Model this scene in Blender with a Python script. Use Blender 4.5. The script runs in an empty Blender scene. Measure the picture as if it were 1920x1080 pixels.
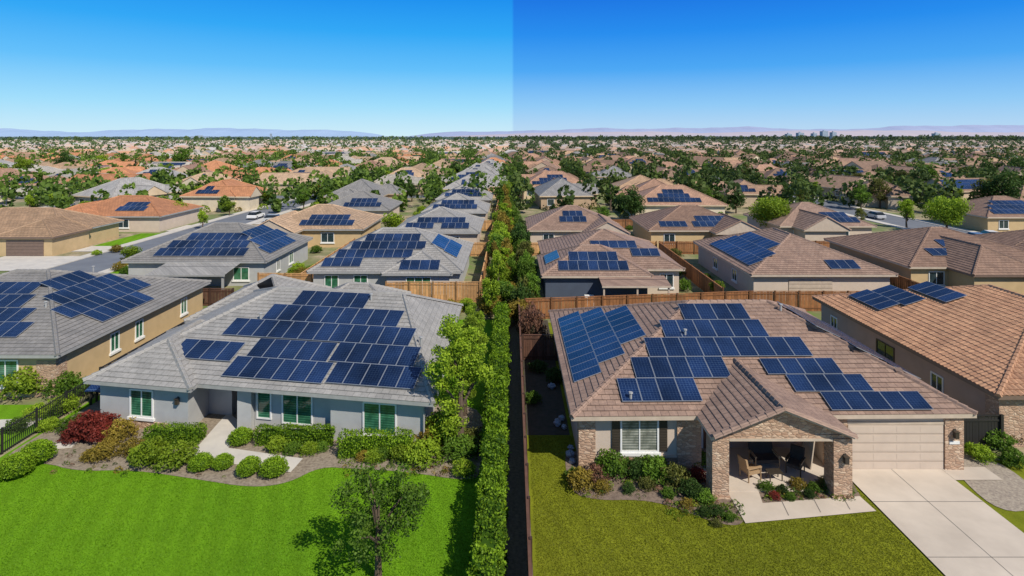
import bpy, math, random
import numpy as np
from mathutils import Vector, Matrix
R = random.Random(7)
F = 1100.0; CAMH = 16.6
sc = bpy.context.scene; COL = sc.collection

def S(px, py, h=0.0):
    """image pixel position projected through the camera to world metres at height h"""
    z = F*(CAMH-h)/(py-255.0)  # depth and offset worked out from image pixel coordinates
    return ((px-960.0)/F*z, z)

# ------------------------------------------------------------------ materials
def newmat(name):
    m = bpy.data.materials.new(name); m.use_nodes = True
    nt = m.node_tree; b = nt.nodes['Principled BSDF']
    return m, nt, b
def N(nt, t, **k):
    n = nt.nodes.new(t)
    for a, v in k.items():
        if a.startswith('i_'):
            n.inputs[a[2:].replace('_', ' ')].default_value = v
        else: setattr(n, a, v)
    return n
def mixc(nt, fac, a, b, blend='MIX'):
    n = nt.nodes.new('ShaderNodeMix'); n.data_type = 'RGBA'; n.blend_type = blend
    for s, v in ((0, fac), (6, a), (7, b)):
        if hasattr(v, 'is_linked') or isinstance(v, bpy.types.NodeSocket): nt.links.new(v, n.inputs[s])
        else:
            n.inputs[s].default_value = v if s == 0 else (*v[:3], 1)
    return n.outputs[2]
def bump(nt, b, h, strength=.3, dist=.02):
    n = N(nt, 'ShaderNodeBump'); n.inputs['Strength'].default_value = strength; n.inputs['Distance'].default_value = dist
    nt.links.new(h, n.inputs['Height']); nt.links.new(n.outputs[0], b.inputs['Normal'])
def noise(nt, scale, vec=None, detail=4, rough=.6):
    n = N(nt, 'ShaderNodeTexNoise'); n.inputs['Scale'].default_value = scale; n.inputs['Detail'].default_value = detail
    n.inputs['Roughness'].default_value = rough
    if vec is not None: nt.links.new(vec, n.inputs['Vector'])
    return n.outputs['Fac']
def ramp(nt, fac, lo, hi):
    n = N(nt, 'ShaderNodeMapRange'); n.inputs[1].default_value = lo; n.inputs[2].default_value = hi
    nt.links.new(fac, n.inputs[0]); return n.outputs[0]
def objco(nt, world=False):
    if world: return nt.nodes.new('ShaderNodeNewGeometry').outputs['Position']
    return nt.nodes.new('ShaderNodeTexCoord').outputs['Object']
def randbright(nt, col, lo=.8, hi=1.2):
    oi = nt.nodes.new('ShaderNodeObjectInfo')
    mr = N(nt, 'ShaderNodeMapRange'); mr.inputs[3].default_value = lo; mr.inputs[4].default_value = hi
    nt.links.new(oi.outputs['Random'], mr.inputs[0])
    vm = N(nt, 'ShaderNodeVectorMath', operation='SCALE')
    nt.links.new(col, vm.inputs[0]); nt.links.new(mr.outputs[0], vm.inputs['Scale'])
    return vm.outputs[0]
def simple(name, c1, c2=None, scale=3, rough=.7, bs=.2, bscale=None, metal=0, world=False, rb=False):
    m, nt, b = newmat(name); co = objco(nt, world)
    if c2 is None: c2 = tuple(x*.8 for x in c1)
    f = ramp(nt, noise(nt, scale, co), .3, .7)
    c = mixc(nt, f, c1, c2)
    if rb: c = randbright(nt, c)
    nt.links.new(c, b.inputs['Base Color']); b.inputs['Roughness'].default_value = rough; b.inputs['Metallic'].default_value = metal
    if bs > 0: bump(nt, b, noise(nt, bscale or scale*12, co), bs, .02)
    return m
def tiles(name, c1, c2, mortar, bw=.42, rh=.36, weather=.25, rb=False, ms=.012, vary=.26):
    m, nt, b = newmat(name)
    uv = nt.nodes.new('ShaderNodeTexCoord').outputs['UV']
    br = N(nt, 'ShaderNodeTexBrick'); br.offset = .5
    nt.links.new(uv, br.inputs['Vector'])
    for k, v in (('Scale', 1), ('Mortar Size', ms), ('Brick Width', bw), ('Row Height', rh), ('Mortar Smooth', .3), ('Bias', 0)):
        br.inputs[k].default_value = v
    br.inputs['Color1'].default_value = (*c1, 1); br.inputs['Color2'].default_value = (*c2, 1); br.inputs['Mortar'].default_value = (*mortar, 1)
    w = ramp(nt, noise(nt, .6, uv, 6), .3, .75)
    c = mixc(nt, w, (1-weather,)*3, (1.12, 1.1, 1.08))
    w2 = ramp(nt, noise(nt, 7, uv, 3), .25, .75)
    c3 = mixc(nt, w2, (1-vary,)*3, (1+vary*.85,)*3)
    c = mixc(nt, 1.0, c, c3, 'MULTIPLY')
    c = mixc(nt, 1.0, br.outputs['Color'], c, 'MULTIPLY')
    if rb: c = randbright(nt, c, .78, 1.25)
    nt.links.new(c, b.inputs['Base Color']); b.inputs['Roughness'].default_value = .75
    bump(nt, b, br.outputs['Fac'], -.4, .02)
    return m
def stone(name, c1, c2, c3, sx=4.0, sz=9.0):
    m, nt, b = newmat(name); co = objco(nt)
    mp = N(nt, 'ShaderNodeMapping'); mp.inputs['Scale'].default_value = (sx, sx, sz); nt.links.new(co, mp.inputs[0])
    v = N(nt, 'ShaderNodeTexVoronoi'); v.inputs['Scale'].default_value = 1; nt.links.new(mp.outputs[0], v.inputs['Vector'])
    e = N(nt, 'ShaderNodeTexVoronoi', feature='DISTANCE_TO_EDGE'); e.inputs['Scale'].default_value = 1; nt.links.new(mp.outputs[0], e.inputs['Vector'])
    sp = N(nt, 'ShaderNodeSeparateColor'); nt.links.new(v.outputs['Color'], sp.inputs[0])
    c = mixc(nt, sp.outputs[0], c1, c2); c = mixc(nt, ramp(nt, sp.outputs[1], .55, 1), c, c3)
    c = mixc(nt, ramp(nt, e.outputs['Distance'], .01, .06), (.24, .16, .115), c)
    nt.links.new(c, b.inputs['Base Color']); b.inputs['Roughness'].default_value = .85
    bump(nt, b, ramp(nt, e.outputs['Distance'], 0, .2), .6, .03)
    return m
def leafmat(name, dark, light, hue=None, rb=True, tl=.35):
    m, nt, b = newmat(name)
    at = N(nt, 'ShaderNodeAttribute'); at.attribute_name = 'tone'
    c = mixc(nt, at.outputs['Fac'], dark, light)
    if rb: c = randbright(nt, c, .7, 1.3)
    nt.links.new(c, b.inputs['Base Color']); b.inputs['Roughness'].default_value = .6
    b.inputs['Specular IOR Level'].default_value = .25
    tr = N(nt, 'ShaderNodeBsdfTranslucent'); nt.links.new(c, tr.inputs['Color'])
    mx = N(nt, 'ShaderNodeMixShader'); mx.inputs[0].default_value = tl
    out = nt.nodes['Material Output']
    nt.links.new(b.outputs[0], mx.inputs[1]); nt.links.new(tr.outputs[0], mx.inputs[2]); nt.links.new(mx.outputs[0], out.inputs['Surface'])
    return m

M = {}
M['roof_gray'] = tiles('gray_tile_roof', (.35, .34, .325), (.285, .277, .265), (.15, .145, .14), vary=.2, weather=.22)
M['roof_gray2'] = tiles('slate_gray_tile_roof', (.26, .25, .24), (.21, .203, .195), (.11, .105, .1), vary=.2, weather=.22)
M['roof_brown'] = tiles('brown_flat_tile_roof', (.35, .235, .178), (.265, .173, .132), (.1, .065, .05), vary=.24)
M['roof_brown2'] = tiles('brown_tile_roof', (.3, .19, .135), (.225, .14, .1), (.09, .055, .045), vary=.24)
M['roof_terra'] = tiles('terracotta_barrel_roof', (.51, .285, .165), (.38, .2, .115), (.2, .1, .06), bw=.3, rh=.4)
g = {}
for k, a in dict(tan=(.53, .37, .24), sand=(.48, .315, .195), gray=(.36, .35, .34), slate=(.25, .245, .245), pale=(.52, .48, .42), terra=(.6, .27, .13), brown=(.35, .22, .145), umber=(.26, .165, .115), rose=(.44, .26, .175)).items():
    g[k] = tiles('suburb_roof_'+k, a, tuple(x*.78 for x in a), tuple(x*.45 for x in a), bw=.5, rh=.45, rb=True, ms=.03)
for k, a in dict(beige=(.58, .45, .31), cream=(.68, .58, .43), tanw=(.48, .34, .22), grayw=(.46, .45, .42)).items():
    g[k] = simple('stucco_'+k, a, scale=1, rb=True, bs=.1)
M['stucco_blue'] = simple('cool_gray_stucco', (.43, .435, .425), (.37, .375, .37), 1.2, .85, .25, 40)
M['stucco_tan'] = simple('tan_stucco', (.54, .39, .21), (.47, .34, .18), 1.2, .85, .25, 40)
M['stucco_beige'] = simple('beige_stucco', (.56, .46, .37), (.5, .41, .33), 1.2, .85, .25, 40)
M['stucco_taupe'] = simple('taupe_stucco', (.42, .31, .25), (.36, .27, .22), 1.2, .85, .25, 40)
M['navy'] = simple('navy_siding', (.06, .08, .12), (.05, .065, .1), 1.2, .8, .2, 30)
M['stone'] = stone('ledge_stone', (.5, .33, .22), (.35, .22, .145), (.6, .45, .32))
M['white'] = simple('white_paint', (.78, .78, .76), (.7, .7, .68), 2, .5, 0)
M['fascia_gray'] = simple('gray_fascia', (.36, .36, .355), None, 2, .5, 0)
M['fascia_beige'] = simple('beige_trim', (.55, .45, .35), None, 2, .5, 0)
M['fascia_brown'] = simple('brown_trim', (.19, .13, .1), None, 2, .5, 0)
M['dark'] = simple('dark_paint', (.025, .023, .022), None, 2, .5, 0)
M['bronze'] = simple('bronze_metal', (.05, .04, .03), None, 2, .4, 0)
M['alu'] = simple('aluminium', (.38, .41, .46), None, 5, .4, 0, metal=.4)
M['door'] = simple('brown_door', (.22, .09, .04), (.15, .06, .025), 3, .45, .1)
M['concrete'] = simple('pale_concrete', (.6, .56, .5), (.48, .45, .41), .9, .9, .2, 30, world=True)
M['concrete2'] = simple('warm_concrete', (.6, .52, .43), (.46, .395, .325), .4, .9, .2, 30, world=True)
M['asphalt'] = simple('asphalt', (.17, .185, .21), (.13, .14, .165), .4, .9, .2, 20, world=True)
M['joint'] = simple('joint_line', (.2, .18, .16), None, 4, .9, 0)
for k, c in dict(fencebrown=(.3, .125, .045), fencetan=(.6, .33, .135), fencedark=(.12, .055, .033)).items():
    for i, s_ in enumerate((1, .74, 1.22, .55)):
        M[k+str(i)] = simple(k+'_board'+'abcd'[i], tuple(x*s_ for x in c), tuple(x*s_*.65 for x in c), 2.5, .85, .3, 20)
for i in range(4): M['dark'+str(i)] = M['dark']
M['wicker'] = simple('tan_wicker', (.42, .28, .15), (.27, .17, .09), 20, .8, .4, 60)
M['cushion'] = simple('dark_cushion', (.05, .04, .035), (.03, .025, .02), 10, .9, .2, 40)
M['bag'] = simple('bluish_plastic', (.35, .42, .52), (.2, .24, .32), 6, .5, .4, 12)
M['bark'] = simple('bark', (.13, .09, .06), (.07, .05, .035), 8, .9, .5, 30)
M['tyre'] = simple('tyre_rubber', (.02, .02, .02), None, 5, .8, 0)
M['cardark'] = simple('car_glass', (.02, .025, .03), None, 1, .08, 0)
def glassmat(name, a, b_):
    m, nt, b = newmat(name); co = objco(nt)
    sp = N(nt, 'ShaderNodeSeparateXYZ'); nt.links.new(co, sp.inputs[0])
    w = N(nt, 'ShaderNodeMath', operation='MULTIPLY'); w.inputs[1].default_value = 2*math.pi/.13; nt.links.new(sp.outputs[2], w.inputs[0])
    s = N(nt, 'ShaderNodeMath', operation='SINE'); nt.links.new(w.outputs[0], s.inputs[0])
    f = ramp(nt, s.outputs[0], -.6, .9)
    n = ramp(nt, noise(nt, 1.6, co), .38, .66)
    c = mixc(nt, f, a, b_); c = mixc(nt, n, c, tuple(x*.55 for x in a))
    nt.links.new(c, b.inputs['Base Color']); b.inputs['Roughness'].default_value = .06
    b.inputs['Coat Weight'].default_value = .8; b.inputs['Coat Roughness'].default_value = .03
    return m
M['glass_green'] = glassmat('green_tinted_window', (.025, .12, .065), (.08, .27, .15))
M['glass_blind'] = glassmat('window_with_pale_blinds', (.16, .18, .15), (.42, .42, .36))
M['glass'] = glassmat('dark_window_glass', (.025, .045, .055), (.045, .075, .085))
def solarmat():
    m, nt, b = newmat('solar_cells'); uv = nt.nodes.new('ShaderNodeTexCoord').outputs['UV']
    br = N(nt, 'ShaderNodeTexBrick'); br.offset = 0; nt.links.new(uv, br.inputs['Vector'])
    for k, v in (('Scale', 1), ('Mortar Size', .0036), ('Brick Width', .1667), ('Row Height', .1667), ('Mortar Smooth', .2)):
        br.inputs[k].default_value = v
    br.inputs['Color1'].default_value = (.0045, .013, .046, 1); br.inputs['Color2'].default_value = (.006, .017, .058, 1)
    br.inputs['Mortar'].default_value = (.065, .11, .19, 1)
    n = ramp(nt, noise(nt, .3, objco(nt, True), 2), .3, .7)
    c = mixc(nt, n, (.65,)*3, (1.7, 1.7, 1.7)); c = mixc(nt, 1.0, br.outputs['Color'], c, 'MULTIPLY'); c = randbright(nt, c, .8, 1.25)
    nt.links.new(c, b.inputs['Base Color']); b.inputs['Roughness'].default_value = .2
    b.inputs['Specular IOR Level'].default_value = .35
    return m
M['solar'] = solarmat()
def grassmat(name, a, b_, c_):
    m, nt, b = newmat(name); co = objco(nt, True)
    f1 = ramp(nt, noise(nt, .16, co, 5), .32, .68); f2 = ramp(nt, noise(nt, 2.2, co, 6, .8), .3, .7); f3 = ramp(nt, noise(nt, 14, co, 3, .8), .3, .7)
    c = mixc(nt, f1, a, b_); c2 = mixc(nt, .3, c, c_); c = mixc(nt, f2, c, c2); d = mixc(nt, f3, (.82,)*3, (1.15,)*3); c = mixc(nt, 1.0, c, d, 'MULTIPLY')
    wv = N(nt, 'ShaderNodeTexWave'); wv.inputs['Scale'].default_value = .3; wv.inputs['Distortion'].default_value = 1.2; wv.inputs['Detail Scale'].default_value = .5
    mp = N(nt, 'ShaderNodeMapping'); mp.inputs['Rotation'].default_value = (0, 0, -.35); nt.links.new(co, mp.inputs[0]); nt.links.new(mp.outputs[0], wv.inputs[0])
    d = mixc(nt, wv.outputs['Fac'], (.92,)*3, (1.08,)*3); c = mixc(nt, 1.0, c, d, 'MULTIPLY')
    nt.links.new(c, b.inputs['Base Color']); b.inputs['Roughness'].default_value = .9; b.inputs['Specular IOR Level'].default_value = .1
    bump(nt, b, noise(nt, 22, co, 4, .8), .5, .06)
    return m
M['grassL'] = grassmat('bright_lawn_grass', (.15, .32, .01), (.09, .22, .008), (.2, .35, .015))
M['grassR'] = grassmat('olive_lawn_grass', (.2, .225, .014), (.13, .16, .01), (.25, .245, .022))
M['mulch'] = simple('bark_mulch', (.25, .185, .14), (.12, .085, .065), 7, .95, .9, 25, world=True)
M['shadesoil'] = simple('painted_shade_soil', (.07, .055, .04), (.035, .035, .02), 3, .95, .9, 25, world=True)
M['mulchL'] = simple('gray_brown_mulch', (.34, .28, .21), (.16, .125, .09), 7, .95, .9, 25, world=True)
M['gravel'] = simple('gravel', (.42, .36, .28), (.22, .18, .15), 9, .95, .9, 30, world=True)
def groundmat():
    m, nt, b = newmat('suburb_ground'); co = objco(nt, True)
    f1 = ramp(nt, noise(nt, .09, co, 5), .42, .56); f2 = ramp(nt, noise(nt, .6, co, 5, .75), .4, .6)
    c = mixc(nt, f1, (.42, .33, .22), (.12, .19, .04)); c = mixc(nt, f2, c, (.18, .17, .08))
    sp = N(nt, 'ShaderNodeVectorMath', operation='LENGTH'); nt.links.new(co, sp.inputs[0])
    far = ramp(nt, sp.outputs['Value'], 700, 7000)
    c = mixc(nt, far, c, (.36, .43, .48))  # distance haze painted into the ground colour
    nt.links.new(c, b.inputs['Base Color']); b.inputs['Roughness'].default_value = .95
    return m
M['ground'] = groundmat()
LM = {}
LM['mid'] = leafmat('mid_green_leaves', (.02, .06, .008), (.16, .28, .025))
LM['bright'] = leafmat('bright_green_leaves', (.05, .115, .008), (.34, .47, .03))
LM['dark'] = leafmat('dark_green_leaves', (.012, .035, .008), (.075, .14, .025))
LM['olive'] = leafmat('olive_leaves', (.035, .045, .012), (.18, .19, .04))
LM['hedge'] = leafmat('hedge_leaves', (.04, .1, .006), (.3, .48, .02), rb=False)
LM['red'] = leafmat('red_leaves', (.05, .014, .012), (.3, .05, .035))
LM['rust'] = leafmat('rust_leaves', (.07, .06, .015), (.36, .27, .04))
LM['pink'] = leafmat('pink_flowers', (.04, .05, .02), (.38, .18, .12))
LM['blL'] = leafmat('bright_grass_blades', (.115, .27, .007), (.21, .4, .012), rb=False, tl=.5)
LM['blR'] = leafmat('olive_grass_blades', (.155, .185, .01), (.265, .28, .022), rb=False, tl=.5)

# ------------------------------------------------------------------ mesh helpers
class MB:
    def __init__(s): s.v = []; s.f = []; s.m = []; s.uv = []
    def poly(s, pts, m=0, uv=None):
        i = len(s.v); s.v += [tuple(p) for p in pts]; s.f.append(tuple(range(i, i+len(pts)))); s.m.append(m)
        s.uv += list(uv) if uv else [(p[0]+p[1], p[2]) for p in pts]
    def box(s, x0, x1, y0, y1, z0, z1, m=0):
        p = [(x0,y0,z0),(x1,y0,z0),(x1,y1,z0),(x0,y1,z0),(x0,y0,z1),(x1,y0,z1),(x1,y1,z1),(x0,y1,z1)]
        for f in ((0,3,2,1),(4,5,6,7),(0,1,5,4),(1,2,6,5),(2,3,7,6),(3,0,4,7)): s.poly([p[k] for k in f], m)
    def obox(s, c, ax, ay, az, m=0):
        c = Vector(c); ax, ay, az = Vector(ax), Vector(ay), Vector(az)
        p = [c-ax-ay-az, c+ax-ay-az, c+ax+ay-az, c-ax+ay-az, c-ax-ay+az, c+ax-ay+az, c+ax+ay+az, c-ax+ay+az]
        for f in ((0,3,2,1),(4,5,6,7),(0,1,5,4),(1,2,6,5),(2,3,7,6),(3,0,4,7)): s.poly([p[k] for k in f], m)
    def prism(s, pts, z0, z1, m=0, top=True):
        n = len(pts)
        for i in range(n):
            a, b = pts[i], pts[(i+1) % n]
            s.poly([(a[0],a[1],z0),(b[0],b[1],z0),(b[0],b[1],z1),(a[0],a[1],z1)], m)
        if top: s.poly([(p[0],p[1],z1) for p in pts], m)
    def cone(s, P, Q, r0, r1, n=8, m=0, cap=False):
        P, Q = Vector(P), Vector(Q); d = (Q-P).normalized(); a = d.orthogonal().normalized(); b = d.cross(a)
        A = [P+(a*math.cos(t)+b*math.sin(t))*r0 for t in [2*math.pi*k/n for k in range(n)]]
        B = [Q+(a*math.cos(t)+b*math.sin(t))*r1 for t in [2*math.pi*k/n for k in range(n)]]
        for k in range(n): s.poly([A[k], A[(k+1)%n], B[(k+1)%n], B[k]], m)
        if cap: s.poly(A[::-1], m); s.poly(B, m)
    def mesh(s, name, mats, origin=(0,0,0)):
        me = bpy.data.meshes.new(name); o = origin
        me.from_pydata([(v[0]-o[0], v[1]-o[1], v[2]-o[2]) for v in s.v], [], s.f)
        for mt in mats: me.materials.append(mt)
        me.polygons.foreach_set('material_index', s.m)
        u = me.uv_layers.new(name='UVMap'); u.data.foreach_set('uv', [c for p in s.uv for c in p])
        me.update(); return me
def O(name, me, parent=None, loc=(0,0,0), rot=0, label=None, cat=None, group=None, kind=None, scale=None):
    o = bpy.data.objects.new(name, me); COL.objects.link(o); o.location = loc
    if rot: o.rotation_euler = (0, 0, rot)
    if scale: o.scale = scale if hasattr(scale, '__len__') else (scale,)*3
    if parent: o.parent = parent
    if label: o['label'] = label
    if cat: o['category'] = cat
    if group: o['group'] = group
    if kind: o['kind'] = kind
    return o
def E(name, loc, label, cat, group=None, rot=0, scale=None):
    o = O(name, None, None, loc, rot, label, cat, group, None, scale); o.empty_display_size = .3; return o

def finfo(A, B, C, D):
    A, B, C, D = map(Vector, (A, B, C, D)); e = (B-A).normalized(); Lu = (B-A).length
    w = D-A; s = w-e*w.dot(e); Ls = s.length; s = s/Ls; n = e.cross(s)
    return dict(A=A, e=e, s=s, n=n, Ls=Ls, Lu=Lu, dl=w.dot(e), dr=(C-A).dot(e)-Lu)
def rface(mb, A, B, C, D, detail=1, m=0, row=.36, profile=None, step=.034):
    f = finfo(A, B, C, D); A = f['A']
    P = lambda u, v, h=0: A+f['e']*u+f['s']*v+f['n']*h
    uL = lambda v: f['dl']*v/f['Ls']; uR = lambda v: f['Lu']+f['dr']*v/f['Ls']
    if not detail:
        Lu, Ls = f['Lu'], f['Ls']; pts = [P(0,0), P(Lu,0), P(uR(Ls), Ls)]; uv = [(0,0),(Lu,0),(uR(Ls),Ls)]
        if uR(Ls)-uL(Ls) > .01: pts.append(P(uL(Ls), Ls)); uv.append((uL(Ls), Ls))
        mb.poly(pts, m, uv); return f
    n = max(1, int(round(f['Ls']/row)))
    for i in range(n):
        v0 = f['Ls']*i/n; v1 = f['Ls']*(i+1)/n
        a0, b0, a1, b1 = uL(v0), uR(v0), uL(v1), uR(v1)
        if profile is None: us = [(a0, a1), (b0, b1)]; hs = [0, 0]
        else:
            per, amp = profile; k0 = math.floor(min(a0, a1)/per*6); k1 = math.ceil(max(b0, b1)/per*6); us = []; hs = []
            for k in range(k0, k1+1):
                u = k*per/6; us.append((min(max(u, a0), b0), min(max(u, a1), max(a1, b1)))); hs.append(amp*abs(math.sin(math.pi*u/per)))
        for k in range(len(us)-1):
            (p0, q0), (p1, q1) = us[k], us[k+1]
            if p1-p0 < 1e-5 and q1-q0 < 1e-5: continue
            h0, h1 = hs[k], hs[k+1]
            mb.poly([P(p0, v0, step+h0), P(p1, v0, step+h1), P(q1, v1, h1), P(q0, v1, h0)], m, [(p0, v0), (p1, v0), (q1, v1), (q0, v1)])
            mb.poly([P(p0, v0, h0-.005), P(p1, v0, h1-.005), P(p1, v0, step+h1), P(p0, v0, step+h0)], m, [(p0, v0), (p1, v0), (p1, v0+.03), (p0, v0+.03)])
    return f
def ridge(mb, P, Q, w=.15, h=.1, m=0):
    P, Q = Vector(P), Vector(Q); d = (Q-P); L = d.length; d /= L
    side = d.cross(Vector((0,0,1))).normalized(); up = side.cross(d).normalized(); n = max(1, int(L/.42))
    for i in range(n):
        a = P+d*(L*i/n); b = P+d*(L*(i+1)/n+.03); hh = h+.03
        A = [a-side*w*1.1-up*.03, a-side*w*.5+up*hh, a+side*w*.5+up*hh, a+side*w*1.1-up*.03]
        B = [b-side*w-up*.03, b-side*w*.45+up*(h-.01), b+side*w*.45+up*(h-.01), b+side*w-up*.03]
        u = i*.42
        for k in range(3): mb.poly([A[k], A[k+1], B[k+1], B[k]], m, [(u+.03, .05), (u+.36, .05), (u+.36, .3), (u+.03, .3)])
        mb.poly(A, m, [(u+.05, .1)]*4)
def hiproof(mb, FL, FR, BR, BL, RL, RR, detail=1, profile=None, row=.36, caps=True, fascia=1, fh=.2, gable=False):
    gm = fascia if gable else 0
    fs = {'front': rface(mb, FL, FR, RR, RL, detail, 0, row, profile), 'right': rface(mb, FR, BR, RR, RR, 0 if gable else detail, gm, row, profile),
          'back': rface(mb, BR, BL, RL, RR, detail, 0, row, profile), 'left': rface(mb, BL, FL, RL, RL, 0 if gable else detail, gm, row, profile)}
    c = [Vector(x) for x in (FL, FR, BR, BL)]; dn = Vector((0,0,-fh))
    for i in range(4):
        a, b = c[i], c[(i+1)%4]; mb.poly([a+dn, b+dn, b+Vector((0,0,.02)), a+Vector((0,0,.02))], fascia)
    mb.poly([x+dn for x in c[::-1]], fascia)
    if caps:
        for a, b in ((FL,RL),(FR,RR),(BR,RR),(BL,RL),(RL,RR)):
            if (Vector(a)-Vector(b)).length > .3: ridge(mb, a, b)
    return fs

def panelmesh(w=1.0, h=1.6):
    mb = MB(); mb.box(0, w, 0, h, 0, .035, 1); e = .02
    mb.poly([(e,e,.038),(w-e,e,.038),(w-e,h-e,.038),(e,h-e,.038)], 0, [(0,0),(1,0),(1,1.6667),(0,1.6667)])
    return mb.mesh('solar_panel', [M['solar'], M['alu']])
PM = panelmesh()
def fmat(f, u, v, lift, org=(0,0,0)):
    m = Matrix.Identity(4)
    for i, ax in enumerate((f['e'], f['s'], f['n'])):
        for r in range(3): m[r][i] = ax[r]
    p = f['A']+f['e']*u+f['s']*v+f['n']*lift-Vector(org)
    for r in range(3): m[r][3] = p[r]
    return m
def panels(parent, f, rows, pitch=1.015, sy=1.0, lift=.1):
    for (v, u, n) in rows:
        for k in range(n):
            o = O('solar_panel', PM, parent); o.matrix_local = fmat(f, u+k*pitch, v, lift, parent.location) @ Matrix.Diagonal((1, sy, 1, 1))

def window(parent, x, y, z0, w, h, ang=0, glass='glass', frame='white', mull=1, sill=True, shutters=None):
    mb = MB(); fr = .085
    mb.poly([(-w/2, -.015, 0), (w/2, -.015, 0), (w/2, -.015, h), (-w/2, -.015, h)], 0)
    mb.box(-w/2-fr, -w/2, -.06, .02, -fr, h+fr, 1); mb.box(w/2, w/2+fr, -.06, .02, -fr, h+fr, 1)
    mb.box(-w/2, w/2, -.06, .02, h, h+fr, 1); mb.box(-w/2, w/2, -.06, .02, -fr, 0, 1)
    for k in range(mull):
        xx = -w/2+w*(k+1)/(mull+1); mb.box(xx-.03, xx+.03, -.045, .01, 0, h, 1)
    o = O('window', mb.mesh('window', [M[glass], M[frame]]), parent, (x-parent.location[0], y-parent.location[1], z0), ang)
    if sill:
        mb = MB(); mb.box(-w/2-.18, w/2+.18, -.13, .01, -.24, -fr-.003, 0); O('sill', mb.mesh('sill', [M[frame]]), o)
    if shutters:
        for sgn in (-1, 1):
            mb = MB(); c = sgn*(w/2+.085+.22)
            mb.box(c-.2, c+.2, -.04, .01, -.05, h+.05, 0)
            for q in range(12): mb.box(c-.15, c+.15, -.055, -.04, .03+q*h/12, .03+q*h/12+.05, 0)
            O('shutter', mb.mesh('shutter', [M[shutters]]), o)
    return o
def garage_door(parent, x, y, w, h, mat, ang=0):
    mb = MB(); n = 5
    mb.box(-w/2, w/2, -.02, .02, 0, h, 1)
    for k in range(n):
        z0 = k*h/n; mb.box(-w/2+.02, w/2-.02, -.045, -.02, z0+.02, z0+h/n-.015, 0)
        for j in range(4):
            a = -w/2+.1+j*(w-.1)/4; mb.box(a, a+(w-.1)/4-.12, -.052, -.045, z0+.09, z0+h/n-.08, 0)
    return O('garage_door', mb.mesh('garage_door', [mat, M['fascia_brown']]), parent, (x-parent.location[0], y-parent.location[1], 0.02), ang)
def door(parent, x, y, mat, ang=0):
    mb = MB(); mb.box(-.5, .5, -.05, .02, 0, 2.1, 0); mb.box(-.35, .35, -.065, -.05, 1.1, 1.95, 0); mb.box(-.35, .35, -.065, -.05, .2, .95, 0)
    mb.box(-.6, -.5, -.08, .02, 0, 2.2, 1); mb.box(.5, .6, -.08, .02, 0, 2.2, 1); mb.box(-.5, .5, -.08, .02, 2.1, 2.2, 1)
    o = O('door', mb.mesh('door', [mat, M['white']]), parent, (x-parent.location[0], y-parent.location[1], .05), ang)
    mb = MB(); mb.box(.38, .43, -.11, -.065, .95, 1.15, 0); O('handle', mb.mesh('handle', [M['alu']]), o)
def vent(parent, f, u, v, mat='fascia_gray'):
    mb = MB(); mb.cone((0,0,-.05), (0,0,.4), .07, .07, 8, 0, True); mb.cone((0,0,.4), (0,0,.46), .12, .1, 8, 0, True)
    p = f['A']+f['e']*u+f['s']*v-parent.location
    O('roof_vent', mb.mesh('roof_vent', [M[mat]]), parent, p)
def lamp(parent, x, y, z, ang=0):
    mb = MB(); mb.box(-.09, .09, -.2, -.02, 0, .3, 0); mb.box(-.12, .12, -.23, 0.0, .3, .34, 0); mb.box(-.06, .06, -.02, .02, .05, .4, 0)
    O('wall_lamp', mb.mesh('wall_lamp', [M['bronze']]), parent, (x-parent.location[0], y-parent.location[1], z), ang)
def part(name, parent, mats, *boxes):
    mb = MB()
    for b in boxes: mb.box(*b)
    return O(name, mb.mesh(name, [M[k] for k in mats], parent.location), parent)

def house(X0, X1, Y0, Y1, eave, rz, roofm, wallm, label, ridge_axis='x', ins=None, detail=1, fasc='fascia_gray', profile=None, row=.36, name='house', cat='house', group='houses in the neighbourhood', ov=.5):
    org = ((X0+X1)/2, (Y0+Y1)/2, 0); p = E(name, org, label, cat, group)
    mb = MB(); h = eave
    if ins is None: ins = min(X1-X0, Y1-Y0)/2*.98
    if not hasattr(ins, '__len__'): ins = (ins, ins)
    FL, FR, BR, BL = (X0,Y0,h), (X1,Y0,h), (X1,Y1,h), (X0,Y1,h)
    if ridge_axis == 'x':
        ym = (Y0+Y1)/2; fs = hiproof(mb, FL, FR, BR, BL, (X0+ins[0], ym, rz), (X1-ins[1], ym, rz), detail, profile, row)
    else:
        xm = (X0+X1)/2; q = hiproof(mb, FR, BR, BL, FL, (xm, Y0+ins[0], rz), (xm, Y1-ins[1], rz), detail, profile, row)
        fs = dict(right=q['front'], back=q['right'], left=q['back'], front=q['left'])
    O('roof', mb.mesh('roof', [roofm, M[fasc]], org), p)
    mb = MB(); mb.prism([(X0+ov,Y0+ov),(X1-ov,Y0+ov),(X1-ov,Y1-ov),(X0+ov,Y1-ov)], 0, h-.15)
    O('wall', mb.mesh('wall', [wallm], org), p)
    return p, fs
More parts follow.
